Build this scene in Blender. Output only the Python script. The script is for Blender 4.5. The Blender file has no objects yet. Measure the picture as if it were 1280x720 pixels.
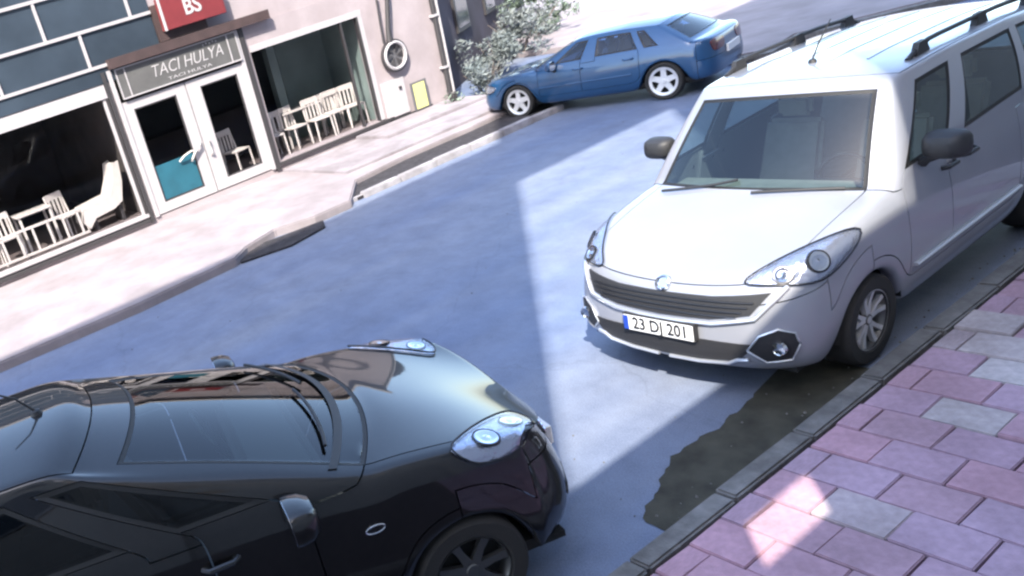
import bpy, bmesh, math, random
from mathutils import Vector, Matrix
from mathutils.bvhtree import BVHTree
random.seed(7)
R = math.radians
scn = bpy.context.scene
col = scn.collection

# ------------------------------------------------------------------ camera, sky, sun, exposure
cam_d = bpy.data.cameras.new('camera'); cam = bpy.data.objects.new('camera', cam_d); col.objects.link(cam)
YAW, PITCH, ROLL = 0.4230, 0.3530, -0.3050
fw = Vector((-math.cos(YAW)*math.cos(PITCH), math.sin(YAW)*math.cos(PITCH), -math.sin(PITCH)))
rt = Vector((math.sin(YAW), math.cos(YAW), 0)); up = rt.cross(fw)
c_, s_ = math.cos(ROLL), math.sin(ROLL)
r2 = c_*rt + s_*up; u2 = -s_*rt + c_*up
M3 = Matrix((r2, u2, -fw)).transposed()
cam.matrix_world = Matrix.Translation((0, 0, 3.207)) @ M3.to_4x4()
cam_d.sensor_width = 36; cam_d.lens = 36*1031.6/1280
cam_d.shift_x = 309.7/1280; cam_d.shift_y = 47.7/1280
cam_d.clip_start = 0.05; cam_d.clip_end = 2000
scn.camera = cam

SUN_EL = R(47); SUN_DIR = Vector((1, -0.98, 0)).normalized()      # towards the sun, in plan
w = bpy.data.worlds.new('World'); scn.world = w; w.use_nodes = True
nt = w.node_tree; bg = nt.nodes['Background']
sky = nt.nodes.new('ShaderNodeTexSky'); sky.sky_type = 'NISHITA'; sky.sun_disc = False
sky.sun_elevation = SUN_EL; sky.sun_rotation = math.atan2(SUN_DIR.x, SUN_DIR.y)
sky.air_density = 1.0; sky.dust_density = 2.2; sky.ozone_density = 1.0
nt.links.new(sky.outputs[0], bg.inputs[0]); bg.inputs[1].default_value = 0.15
sd = bpy.data.lights.new('sun', 'SUN'); sd.energy = 2.3; sd.angle = R(0.5); sd.color = (1, 0.93, 0.82)
sun = bpy.data.objects.new('sun', sd); col.objects.link(sun)
sv = Vector((SUN_DIR.x*math.cos(SUN_EL), SUN_DIR.y*math.cos(SUN_EL), math.sin(SUN_EL)))
sun.rotation_euler = sv.to_track_quat('Z', 'Y').to_euler(); sun.location = (20, -20, 30)
scn.view_settings.view_transform = 'Standard'; scn.view_settings.look = 'None'
scn.view_settings.exposure = 2.42; scn.view_settings.gamma = 1.0
scn.cycles.filter_width = 2.4
scn.cycles.max_bounces = 8

# ------------------------------------------------------------------ materials
def mat(name, base, rough=0.6, metal=0.0, coat=0.0, noise=0.0, nscale=20.0, bump=0.0, bscale=60.0, c2=None, spec=0.5, detail=4, dirt=0.0, dscale=1.5):
    m = bpy.data.materials.new(name); m.use_nodes = True
    n = m.node_tree.nodes; l = m.node_tree.links; b = n['Principled BSDF']
    b.inputs['Base Color'].default_value = (*base, 1); b.inputs['Roughness'].default_value = rough
    b.inputs['Metallic'].default_value = metal; b.inputs['Coat Weight'].default_value = coat
    b.inputs['Coat Roughness'].default_value = 0.03; b.inputs['Specular IOR Level'].default_value = spec
    tc = n.new('ShaderNodeTexCoord')
    if noise or c2:
        t = n.new('ShaderNodeTexNoise'); t.inputs['Scale'].default_value = nscale; t.inputs['Detail'].default_value = detail
        l.new(tc.outputs['Object'], t.inputs['Vector'])
        r = n.new('ShaderNodeValToRGB'); r.color_ramp.elements[0].position = .3; r.color_ramp.elements[1].position = .7
        lo = c2 if c2 else tuple(c*(1-noise) for c in base)
        hi = base if c2 else tuple(min(1, c*(1+noise)) for c in base)
        r.color_ramp.elements[0].color = (*lo, 1); r.color_ramp.elements[1].color = (*hi, 1)
        l.new(t.outputs['Fac'], r.inputs[0]); l.new(r.outputs[0], b.inputs['Base Color'])
    if dirt:
        ge = n.new('ShaderNodeNewGeometry'); d1 = n.new('ShaderNodeTexNoise'); d1.inputs['Scale'].default_value = dscale; d1.inputs['Detail'].default_value = 8; d1.inputs['Roughness'].default_value = .65
        l.new(ge.outputs['Position'], d1.inputs['Vector'])
        r3 = n.new('ShaderNodeValToRGB'); r3.color_ramp.elements[0].position = .38; r3.color_ramp.elements[1].position = .62
        r3.color_ramp.elements[0].color = (1-dirt, 1-dirt*1.05, 1-dirt*1.1, 1); r3.color_ramp.elements[1].color = (1, 1, 1, 1)
        l.new(d1.outputs['Fac'], r3.inputs[0])
        mu = n.new('ShaderNodeMix'); mu.data_type = 'RGBA'; mu.blend_type = 'MULTIPLY'; mu.inputs[0].default_value = 1
        if b.inputs['Base Color'].links: l.new(b.inputs['Base Color'].links[0].from_socket, mu.inputs[6])
        else: mu.inputs[6].default_value = (*base, 1)
        l.new(r3.outputs[0], mu.inputs[7]); l.new(mu.outputs[2], b.inputs['Base Color'])
    if bump:
        t2 = n.new('ShaderNodeTexNoise'); t2.inputs['Scale'].default_value = bscale; t2.inputs['Detail'].default_value = 6
        l.new(tc.outputs['Object'], t2.inputs['Vector'])
        bp = n.new('ShaderNodeBump'); bp.inputs['Strength'].default_value = bump; bp.inputs['Distance'].default_value = 0.01
        l.new(t2.outputs['Fac'], bp.inputs['Height']); l.new(bp.outputs[0], b.inputs['Normal'])
    return m

def glass_mat(name, tint, rough=0.02, ior=1.45):
    m = bpy.data.materials.new(name); m.use_nodes = True
    n = m.node_tree.nodes; l = m.node_tree.links
    for x in list(n):
        if x.type != 'OUTPUT_MATERIAL': n.remove(x)
    out = [x for x in n if x.type == 'OUTPUT_MATERIAL'][0]
    tr = n.new('ShaderNodeBsdfTransparent'); tr.inputs[0].default_value = (*tint, 1)
    gl = n.new('ShaderNodeBsdfGlossy'); gl.inputs['Roughness'].default_value = rough
    fr = n.new('ShaderNodeFresnel'); fr.inputs[0].default_value = ior
    ge = n.new('ShaderNodeNewGeometry'); inv = n.new('ShaderNodeMath'); inv.operation = 'SUBTRACT'; inv.inputs[0].default_value = 1; l.new(ge.outputs['Backfacing'], inv.inputs[1])
    mf = n.new('ShaderNodeMath'); mf.operation = 'MULTIPLY'; l.new(fr.outputs[0], mf.inputs[0]); l.new(inv.outputs[0], mf.inputs[1])
    mx = n.new('ShaderNodeMixShader'); l.new(mf.outputs[0], mx.inputs[0]); l.new(tr.outputs[0], mx.inputs[1]); l.new(gl.outputs[0], mx.inputs[2])
    l.new(mx.outputs[0], out.inputs[0])
    return m

M = {}
M['van_paint'] = mat('silver_white_paint', (.29, .30, .335), .40, .25, 1, noise=.03, nscale=3)
M['black_paint'] = mat('black_paint', (.006, .005, .005), .4, 0, .85, noise=.2, nscale=30, bump=.02, bscale=3, spec=.15)
M['black_paint'].node_tree.nodes['Principled BSDF'].inputs['Coat IOR'].default_value = 1.6
M['blue_paint'] = mat('blue_paint', (.008, .058, .15), .38, .3, 1, noise=.05, nscale=3)
M['brown_paint'] = mat('dark_brown_paint', (.03, .02, .018), .4, 0, 1, noise=.1)
M['plastic'] = mat('black_plastic', (.02, .02, .022), .55, bump=.2, bscale=200)
M['plastic_smooth'] = mat('satin_black_plastic', (.012, .012, .014), .3)
M['rubber'] = mat('tyre_rubber', (.022, .021, .02), .85, bump=.3, bscale=120)
M['seal'] = mat('rubber_seal', (.01, .01, .01), .6)
M['under'] = mat('underbody_black', (.012, .012, .012), .9)
M['chrome'] = mat('chrome', (.8, .8, .82), .12, 1)
M['silver'] = mat('silver_trim', (.72, .73, .76), .3, .8)
M['lamp_back'] = mat('lamp_reflector_silver', (.52, .54, .60), .18, .8, bump=1.0, bscale=30)
M['rim'] = mat('alloy_rim', (.68, .68, .69), .4, .45, noise=.1, nscale=15)
M['rim_dark'] = mat('dark_alloy_rim', (.12, .12, .12), .4, .7)
M['car_glass'] = glass_mat('tinted_car_glass', (.42, .5, .5), ior=1.75)
M['dark_glass'] = glass_mat('dark_car_glass', (.05, .05, .055))
M['blue_glass'] = glass_mat('blue_tinted_car_glass', (.25, .42, .68), ior=1.7)
M['lens'] = glass_mat('clear_lens', (.88, .9, .95), .03)
M['lamp_black'] = mat('lamp_housing_black', (.03, .03, .035), .25, .5)
M['amber'] = mat('amber_lens', (.5, .25, .1), .2, 0, .5)
M['red_lens'] = mat('red_lens', (.08, .006, .008), .2, 0, .8)
M['seat'] = mat('grey_seat_cloth', (.25, .25, .26), .9, bump=.3, bscale=150)
M['pale_seat'] = mat('glare_beige_seat', (.42, .41, .38), .9, noise=.1, nscale=9, bump=.3, bscale=150)  # paler to stand in for glare on the van's windscreen
M['pale_dash'] = mat('glare_grey_dashboard', (.33, .33, .31), .8, noise=.1, nscale=9, bump=.2, bscale=150)  # lightened likewise, windscreen glare put into the dashboard colour
M['dash'] = mat('dark_dashboard', (.05, .05, .052), .75, bump=.2, bscale=150)
M['plate'] = mat('number_plate_white', (.75, .75, .75), .4)
M['ink'] = mat('black_lettering', (.01, .01, .01), .5)
M['platebl'] = mat('plate_blue_band', (.02, .06, .35), .4)
M['ground'] = mat('dusty_ground', (.22, .2, .19), .95, noise=.25, nscale=.4, bump=.3, bscale=8)
M['far_pave'] = mat('pale_pavement', (.255, .228, .243), .85, noise=.10, nscale=1.3, bump=.25, bscale=30, dirt=.22, dscale=1.1)
M['far_step'] = mat('pale_step_concrete', (.24, .22, .24), .85, noise=.14, nscale=3, bump=.2, bscale=30, dirt=.25, dscale=2)
M['kerb'] = mat('grey_kerb_concrete', (.17, .165, .16), .9, noise=.25, nscale=9, bump=.6, bscale=60, dirt=.35, dscale=4)
M['kerb_white'] = mat('pale_kerb_concrete', (.32, .31, .33), .85, noise=.15, nscale=6, bump=.3, bscale=50, dirt=.3, dscale=3)
M['dark_ground'] = mat('dark_rough_ground', (.022, .02, .024), .95, noise=.5, nscale=12, bump=.7, bscale=25)
M['bed'] = mat('dark_joint_sand', (.05, .042, .05), .95, noise=.3, nscale=40, bump=.4, bscale=90)
M['dark_olive'] = mat('dark_olive_asphalt', (.05, .048, .036), .8, noise=.35, nscale=6, bump=.6, bscale=160, spec=.3)
PAV = [mat('paver_pink_%s' % k, c, .85, noise=.12, nscale=22, bump=.45, bscale=120, dirt=.24, dscale=2.2) for k, c in
       (('dusky', (.42, .265, .325)), ('mauve', (.40, .27, .34)), ('rose', (.45, .27, .33)), ('lilac', (.405, .285, .36)), ('dull', (.39, .255, .31)))]
PAVG = [mat('paver_grey_%s' % k, c, .85, noise=.14, nscale=22, bump=.45, bscale=120, dirt=.25, dscale=2.2) for k, c in
        (('pale', (.44, .385, .39)), ('mid', (.40, .33, .35)), ('light', (.48, .435, .44)))]
M['wall_white'] = mat('pinkish_white_render', (.31, .272, .288), .8, noise=.05, nscale=2.5, bump=.15, bscale=40, dirt=.15, dscale=1.2)
M['wall_cream'] = mat('cream_render', (.5, .46, .42), .85, noise=.08, nscale=2, bump=.15, bscale=30)
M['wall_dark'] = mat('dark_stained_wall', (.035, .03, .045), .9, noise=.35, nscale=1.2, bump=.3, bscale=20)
M['frame_white'] = mat('white_frame', (.36, .345, .36), .4, noise=.05, nscale=6)
M['frame_dark'] = mat('dark_frame', (.035, .033, .036), .5)
M['brown'] = mat('dark_brown_fascia', (.045, .028, .028), .7, noise=.2, nscale=5)
M['interior'] = mat('dark_shop_interior', (.05, .042, .04), .9, noise=.3, nscale=1.5)
M['interior_green'] = mat('grey_green_partition', (.16, .21, .20), .7, noise=.15, nscale=1.5)
M['floor_in'] = mat('shop_floor', (.12, .1, .1), .5, noise=.15, nscale=4)
M['shop_glass'] = glass_mat('shop_glass', (.94, .94, .95), ior=1.25)
M['blue_panel'] = mat('blue_reflective_glazing', (.032, .045, .062), .16, 0, .3, noise=.3, nscale=.8)
M['teal'] = mat('teal_door_film', (.015, .09, .13), .45, noise=.15, nscale=3)
M['sign_grey'] = mat('grey_sign_board', (.085, .085, .085), .6, noise=.15, nscale=4)
M['sign_ink'] = mat('white_lettering', (.38, .37, .38), .5)
M['red'] = mat('red_sign_face', (.15, .022, .026), .5, noise=.1, nscale=5)
M['yellow'] = mat('yellow_green_board', (.50, .50, .20), .6, noise=.08, nscale=6)
M['white_plastic'] = mat('white_plastic_furniture', (.48, .45, .43), .5, noise=.06, nscale=8)
M['vent'] = mat('dark_vent_grey', (.09, .09, .1), .6)
M['leaf'] = mat('pale_green_leaf', (.17, .22, .17), .6, c2=(.08, .12, .09), nscale=3)
M['leaf2'] = mat('dusty_leaf', (.20, .22, .22), .7, c2=(.12, .15, .15), nscale=2)
M['bark'] = mat('grey_bark', (.12, .1, .09), .9, noise=.3, nscale=10, bump=.6, bscale=30)
M['curb_line'] = M['kerb_white']

def road_mat():
    m = bpy.data.materials.new('worn_blue_grey_asphalt'); m.use_nodes = True
    n = m.node_tree.nodes; l = m.node_tree.links; b = n['Principled BSDF']
    tc = n.new('ShaderNodeTexCoord')
    mp = n.new('ShaderNodeMapping'); mp.inputs['Scale'].default_value = (.45, .07, 1); l.new(tc.outputs['Object'], mp.inputs[0])
    t = n.new('ShaderNodeTexNoise'); t.inputs['Scale'].default_value = 1.3; t.inputs['Detail'].default_value = 5; l.new(mp.outputs[0], t.inputs['Vector'])
    r = n.new('ShaderNodeValToRGB'); e = r.color_ramp.elements
    e[0].position = .35; e[0].color = (.105, .145, .25, 1); e[1].position = .68; e[1].color = (.185, .21, .27, 1)
    l.new(t.outputs['Fac'], r.inputs[0])
    f = n.new('ShaderNodeTexNoise'); f.inputs['Scale'].default_value = 110; f.inputs['Detail'].default_value = 4; l.new(tc.outputs['Object'], f.inputs['Vector'])
    f2 = n.new('ShaderNodeTexNoise'); f2.inputs['Scale'].default_value = 2.3; f2.inputs['Detail'].default_value = 9; f2.inputs['Roughness'].default_value = .7; l.new(tc.outputs['Object'], f2.inputs['Vector'])
    ad = n.new('ShaderNodeMath'); ad.operation = 'ADD'; l.new(f.outputs['Fac'], ad.inputs[0]); l.new(f2.outputs['Fac'], ad.inputs[1])
    hf = n.new('ShaderNodeMath'); hf.operation = 'MULTIPLY'; hf.inputs[1].default_value = .5; l.new(ad.outputs[0], hf.inputs[0])
    rr = n.new('ShaderNodeValToRGB'); rr.color_ramp.elements[0].position = .36; rr.color_ramp.elements[0].color = (.62, .62, .64, 1); rr.color_ramp.elements[1].position = .62; rr.color_ramp.elements[1].color = (1.12, 1.12, 1.1, 1)
    l.new(hf.outputs[0], rr.inputs[0])
    # cracks
    wn = n.new('ShaderNodeTexNoise'); wn.inputs['Scale'].default_value = 3; wn.inputs['Detail'].default_value = 6; l.new(tc.outputs['Object'], wn.inputs['Vector'])
    wa = n.new('ShaderNodeVectorMath'); wa.operation = 'MULTIPLY_ADD'; wa.inputs[1].default_value = (.5, .5, 0); l.new(wn.outputs['Color'], wa.inputs[0]); l.new(tc.outputs['Object'], wa.inputs[2])
    vo = n.new('ShaderNodeTexVoronoi'); vo.feature = 'DISTANCE_TO_EDGE'; vo.inputs['Scale'].default_value = .38; l.new(wa.outputs[0], vo.inputs['Vector'])
    cr = n.new('ShaderNodeValToRGB'); cr.color_ramp.elements[0].position = .0; cr.color_ramp.elements[0].color = (.55, .55, .55, 1); cr.color_ramp.elements[1].position = .006; cr.color_ramp.elements[1].color = (1, 1, 1, 1)
    l.new(vo.outputs['Distance'], cr.inputs[0])
    mm = n.new('ShaderNodeMix'); mm.data_type = 'RGBA'; mm.blend_type = 'MULTIPLY'; mm.inputs[0].default_value = 1
    l.new(r.outputs[0], mm.inputs[6]); l.new(rr.outputs[0], mm.inputs[7])
    m2 = n.new('ShaderNodeMix'); m2.data_type = 'RGBA'; m2.blend_type = 'MULTIPLY'; m2.inputs[0].default_value = .3
    l.new(mm.outputs[2], m2.inputs[6]); l.new(cr.outputs[0], m2.inputs[7]); l.new(m2.outputs[2], b.inputs['Base Color'])
    b.inputs['Roughness'].default_value = .62
    bp = n.new('ShaderNodeBump'); bp.inputs['Strength'].default_value = .35; bp.inputs['Distance'].default_value = .008
    l.new(f.outputs['Fac'], bp.inputs['Height']); l.new(bp.outputs[0], b.inputs['Normal'])
    return m
M['road'] = road_mat()

# ------------------------------------------------------------------ helpers
def link(o, parent=None):
    col.objects.link(o)
    if parent: o.parent = parent
    return o
def tag(o, label=None, cat=None, group=None, kind=None):
    if label: o['label'] = label
    if cat: o['category'] = cat
    if group: o['group'] = group
    if kind: o['kind'] = kind
    return o
def empty(name, loc=(0, 0, 0), rz=0, label=None, cat=None, group=None):
    o = bpy.data.objects.new(name, None); link(o); o.location = loc; o.rotation_euler.z = rz; o.empty_display_size = .2
    return tag(o, label, cat, group)
class MB:
    def __init__(s): s.v = []; s.f = []
    def add(s, vs, fs):
        b = len(s.v); s.v += [tuple(v) for v in vs]; s.f += [tuple(b+i for i in f) for f in fs]; return s
    def box(s, x0, x1, y0, y1, z0, z1):
        return s.add([(x0,y0,z0),(x1,y0,z0),(x1,y1,z0),(x0,y1,z0),(x0,y0,z1),(x1,y0,z1),(x1,y1,z1),(x0,y1,z1)],
                     [(0,3,2,1),(4,5,6,7),(0,1,5,4),(1,2,6,5),(2,3,7,6),(3,0,4,7)])
    def tube(s, pts, r, n=8, caps=True, flat=1.0):
        pts = [Vector(p) for p in pts]; rr = r if isinstance(r, (list, tuple)) else [r]*len(pts)
        vs = []; fs = []
        ref = Vector((0, 0, 1))
        for i, p in enumerate(pts):
            d = (pts[min(i+1, len(pts)-1)]-pts[max(i-1, 0)]).normalized()
            a = d.cross(ref)
            if a.length < 1e-3: a = d.cross(Vector((1, 0, 0)))
            a.normalize(); b = d.cross(a)
            for k in range(n):
                t = 2*math.pi*k/n; vs.append(p+(a*math.cos(t)+b*math.sin(t)*flat)*rr[i])
        for i in range(len(pts)-1):
            for k in range(n):
                fs.append((i*n+k, i*n+(k+1) % n, (i+1)*n+(k+1) % n, (i+1)*n+k))
        if caps:
            fs.append(tuple(range(n-1, -1, -1))); fs.append(tuple(range((len(pts)-1)*n, len(pts)*n)))
        return s.add(vs, fs)
    def lathe(s, prof, n=32, axis='x', c=(0, 0, 0), closed=False):
        vs = []; fs = []; m = len(prof)
        for k in range(n):
            t = 2*math.pi*k/n
            for (r, h) in prof:
                a, b = r*math.cos(t), r*math.sin(t)
                p = (h, a, b) if axis == 'x' else ((a, h, b) if axis == 'y' else (a, b, h))
                vs.append((p[0]+c[0], p[1]+c[1], p[2]+c[2]))
        for k in range(n):
            for j in range(m-1 if not closed else m):
                fs.append((k*m+j, k*m+(j+1) % m, ((k+1) % n)*m+(j+1) % m, ((k+1) % n)*m+j))
        return s.add(vs, fs)
    def prism(s, poly, z0, z1):
        n = len(poly)
        return s.add([(x, y, z0) for x, y in poly]+[(x, y, z1) for x, y in poly],
                     [tuple(range(n-1, -1, -1)), tuple(range(n, 2*n))]+[(i, (i+1) % n, n+(i+1) % n, n+i) for i in range(n)])
    def mesh(s, name, m, smooth=False, bevel=0, seg=2):
        me = bpy.data.meshes.new(name); me.from_pydata(s.v, [], s.f)
        bm = bmesh.new(); bm.from_mesh(me)
        if bevel: 
            es = [e for e in bm.edges if len(e.link_faces) == 2 and e.calc_face_angle(0) > .5]
            bmesh.ops.bevel(bm, geom=es, offset=bevel, segments=seg, affect='EDGES', clamp_overlap=True)
        bmesh.ops.recalc_face_normals(bm, faces=bm.faces)
        for f in bm.faces: f.smooth = smooth
        bm.to_mesh(me); bm.free()
        me.materials.append(m)
        if smooth: me.set_sharp_from_angle(angle=R(38))
        return me
    def build(s, name, m, parent=None, smooth=False, bevel=0, seg=2):
        o = bpy.data.objects.new(name, s.mesh(name, m, smooth, bevel, seg)); return link(o, parent)
def box(name, m, parent, x0, x1, y0, y1, z0, z1, bevel=0):
    return MB().box(x0, x1, y0, y1, z0, z1).build(name, m, parent, bevel=bevel)
def copy_tree(o, parent=None):
    c = o.copy(); link(c, parent)
    for ch in o.children: copy_tree(ch, c)
    return c
def text(name, s, size, m, parent, mw, shear=0, depth=.006, bold=0, xs=1.0):
    cu = bpy.data.curves.new(name, 'FONT'); cu.body = s; cu.size = size; cu.extrude = depth; cu.shear = shear; cu.offset = bold
    cu.align_x = 'CENTER'; cu.align_y = 'CENTER'; cu.resolution_u = 3
    t = bpy.data.objects.new(name, cu); col.objects.link(t)
    dg = bpy.context.evaluated_depsgraph_get(); me = bpy.data.meshes.new_from_object(t.evaluated_get(dg))
    col.objects.unlink(t); bpy.data.objects.remove(t)
    me.transform(Matrix.Diagonal((xs, 1, 1, 1))); me.transform(mw); me.materials.clear(); me.materials.append(m)
    o = bpy.data.objects.new(name, me); return link(o, parent)

# ------------------------------------------------------------------ setting: ground, road, pavements
def ground():
    tag(MB().add([(-300,-300,-.03),(300,-300,-.03),(300,300,-.03),(-300,300,-.03)], [(0,1,2,3)]).build('ground', M['ground']), kind='structure')
    tag(MB().add([(-11.9,-60,0),(-2.4,-60,0),(-2.4,60,0),(-11.9,60,0)], [(0,1,2,3)]).build('road', M['road']), kind='structure')
    tag(MB().add([(-40,11.3,-.004),(-11.9,11.3,-.004),(-11.9,17.5,-.004),(-40,17.5,-.004)], [(0,1,2,3)]).build('side_road', M['road']), kind='structure')
    # dark olive patch with a ragged edge, laid on the asphalt beside the kerb
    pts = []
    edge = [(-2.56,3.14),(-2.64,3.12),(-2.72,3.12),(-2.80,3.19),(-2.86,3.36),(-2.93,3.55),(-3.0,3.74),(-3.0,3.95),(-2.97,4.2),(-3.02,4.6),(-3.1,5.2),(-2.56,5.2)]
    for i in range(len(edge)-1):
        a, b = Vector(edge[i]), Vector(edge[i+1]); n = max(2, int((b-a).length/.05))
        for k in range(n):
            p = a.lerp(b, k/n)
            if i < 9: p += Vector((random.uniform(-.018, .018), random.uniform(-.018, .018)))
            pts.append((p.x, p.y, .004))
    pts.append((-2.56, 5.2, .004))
    tag(MB().add(pts, [tuple(range(len(pts)))]).build('dark_kerb_patch', M['dark_olive']), kind='stuff')
ground()

# near kerb
kerb = tag(box('kerb_bed', M['bed'], None, -2.54, -2.37, -12, 30, -.02, .05), kind='structure')
kms = [MB().box(-.065, .065, -.36, .36, -.08, .118).mesh('kerbstone', M['kerb'], bevel=.014) for _ in range(1)]
y = -5.0; i = 0
while y < 13:
    o = bpy.data.objects.new('kerbstone', kms[0]); link(o, kerb)
    o.location = (-2.475+random.uniform(-.006, .006), y, random.uniform(-.008, .006)); o.rotation_euler = (random.uniform(-.008, .008), random.uniform(-.03, .03), random.uniform(-.008, .008))
    y += .735; i += 1

# near pavement with pavers: rows along X, 0.27 deep, 0.345 long, half bond
near = tag(box('near_pavement', M['bed'], None, -2.37, .5, -12, 30, -.02, .075), kind='structure')
def paver_mesh(w_, m):
    return MB().box(-w_/2, w_/2, -.1325, .1325, -.06, 0).mesh('paver', m, bevel=.006)
full = {m.name: paver_mesh(.339, m) for m in PAV+PAVG}
half = {m.name: paver_mesh(.150, m) for m in PAV+PAVG}
rows = 0
for r_ in range(-3, 22):
    y0 = 2.985 + .27*r_ ; yc = y0+.135
    off = 0 if r_ % 2 == 0 else .1725
    x = -2.08 + off - .69
    k = 0
    while x < .2:
        xa, xb = x, x+.345
        if xb < -2.34: x += .345; continue
        hw = xa < -2.377
        xc = (-2.375+xb)/2 if hw else (xa+xb)/2; wd = xb+2.375 if hw else .345
        grey = (yc > 4.7 and random.random() < .2+.3*min(1, (yc-4.7)/1.5)) 
        if random.random() < .01: grey = True
        m = random.choice(PAVG if grey else PAV)
        o = bpy.data.objects.new('paver', full[m.name]); link(o, near)
        if hw: o.scale = (wd/.345, 1, 1)
        o.location = (xc+random.uniform(-.003, .003), yc+random.uniform(-.003, .003), .122+random.uniform(-.006, .006)+(.012 if grey and random.random() < .4 else 0))
        o.rotation_euler = (random.gauss(0, .013), random.gauss(0, .013), random.gauss(0, .010))
        x += .345

# far pavement, kerb, dark strip behind the kerb, ramp patch
fp = [(-15.2,-25),(-10.55,-25),(-10.5,.8),(-10.35,3.0),(-10.45,4.6),(-10.75,4.95),(-11.0,5.6),(-10.75,6.2),(-10.75,6.9),(-11.75,7.75),(-11.95,9.0),(-11.95,10.6),(-12.1,12.75),(-15.2,12.75)]
tag(MB().prism(fp, -.02, .13).build('far_pavement', M['far_pave'], bevel=.02), kind='structure')
tag(MB().prism([(-11.0,4.9),(-10.45,4.65),(-10.2,5.4),(-10.35,6.1),(-10.7,6.3)], .002, .03).build('kerb_ramp', M['dark_ground'], bevel=.01), kind='structure')
tag(MB().prism([(-11.76,7.72),(-11.2,7.0),(-10.98,7.2),(-10.98,11.9),(-12.1,12.6),(-11.98,9.0)], .001, .05).build('dark_kerb_strip', M['dark_ground']), kind='structure')
fk = tag(box('far_kerb', M['kerb_white'], None, -11.06, -10.99, 7.1, 11.6, -.02, .06), kind='structure')
kw = MB().box(-.07, .07, -.38, .38, -.05, .11).mesh('kerbstone', M['kerb_white'], bevel=.012)
for k in range(6):
    o = bpy.data.objects.new('kerbstone', kw); link(o, fk); o.location = (-10.99+random.uniform(-.01, .01), 7.3+.39+.775*k, random.uniform(-.01, .01)); o.rotation_euler.z = random.uniform(-.02, .02)
tag(MB().prism([(-12.35,8.0),(-12.32,12.6),(-14.6,12.6),(-14.6,8.0)], .12, .175).build('shop_step', M['far_step'], bevel=.01), kind='structure')
tag(MB().prism([(-13.5,9.9),(-13.45,12.62),(-14.62,12.62),(-14.62,9.9)], .17, .235).build('corner_step', M['far_step'], bevel=.01), kind='structure')
tag(MB().prism([(-9.2,14.3),(-8.75,14.6),(-8.9,15.6),(-7.2,17.4),(-6.3,19),(-6.3,40),(-40,40),(-40,17.5),(-13,17.5),(-11,15)], -.02, .13).build('corner_pavement', M['far_pave'], bevel=.02), kind='structure')
tag(MB().prism([(-9.26,14.15),(-8.6,14.35),(-8.74,15.5),(-7.05,17.3),(-6.15,19),(-6.3,19),(-7.2,17.4),(-8.9,15.6),(-8.8,14.62),(-9.2,14.35)], -.02, .11).build('corner_kerb', M['kerb']), kind='structure')

# ------------------------------------------------------------------ cars
def sm(a, b, t): t = max(0, min(1, (t-a)/(b-a))); return t*t*(3-2*t)
def interp(tab, x):
    if x <= tab[0][0]: return tab[0][1]
    for (a, p), (b, q) in zip(tab, tab[1:]):
        if x <= b: return p+(q-p)*(x-a)/(b-a)
    return tab[-1][1]

class Shell:
    """Half a car body as a quad cage; cells carry a panel name; subdivided, then split into panels."""
    def __init__(s): s.v = []; s.f = []; s.n = []
    def vert(s, p): s.v.append(Vector(p)); return len(s.v)-1
    def quad(s, a, b, c, d, name): s.f.append((a, b, c, d)); s.n.append(name)

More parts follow.
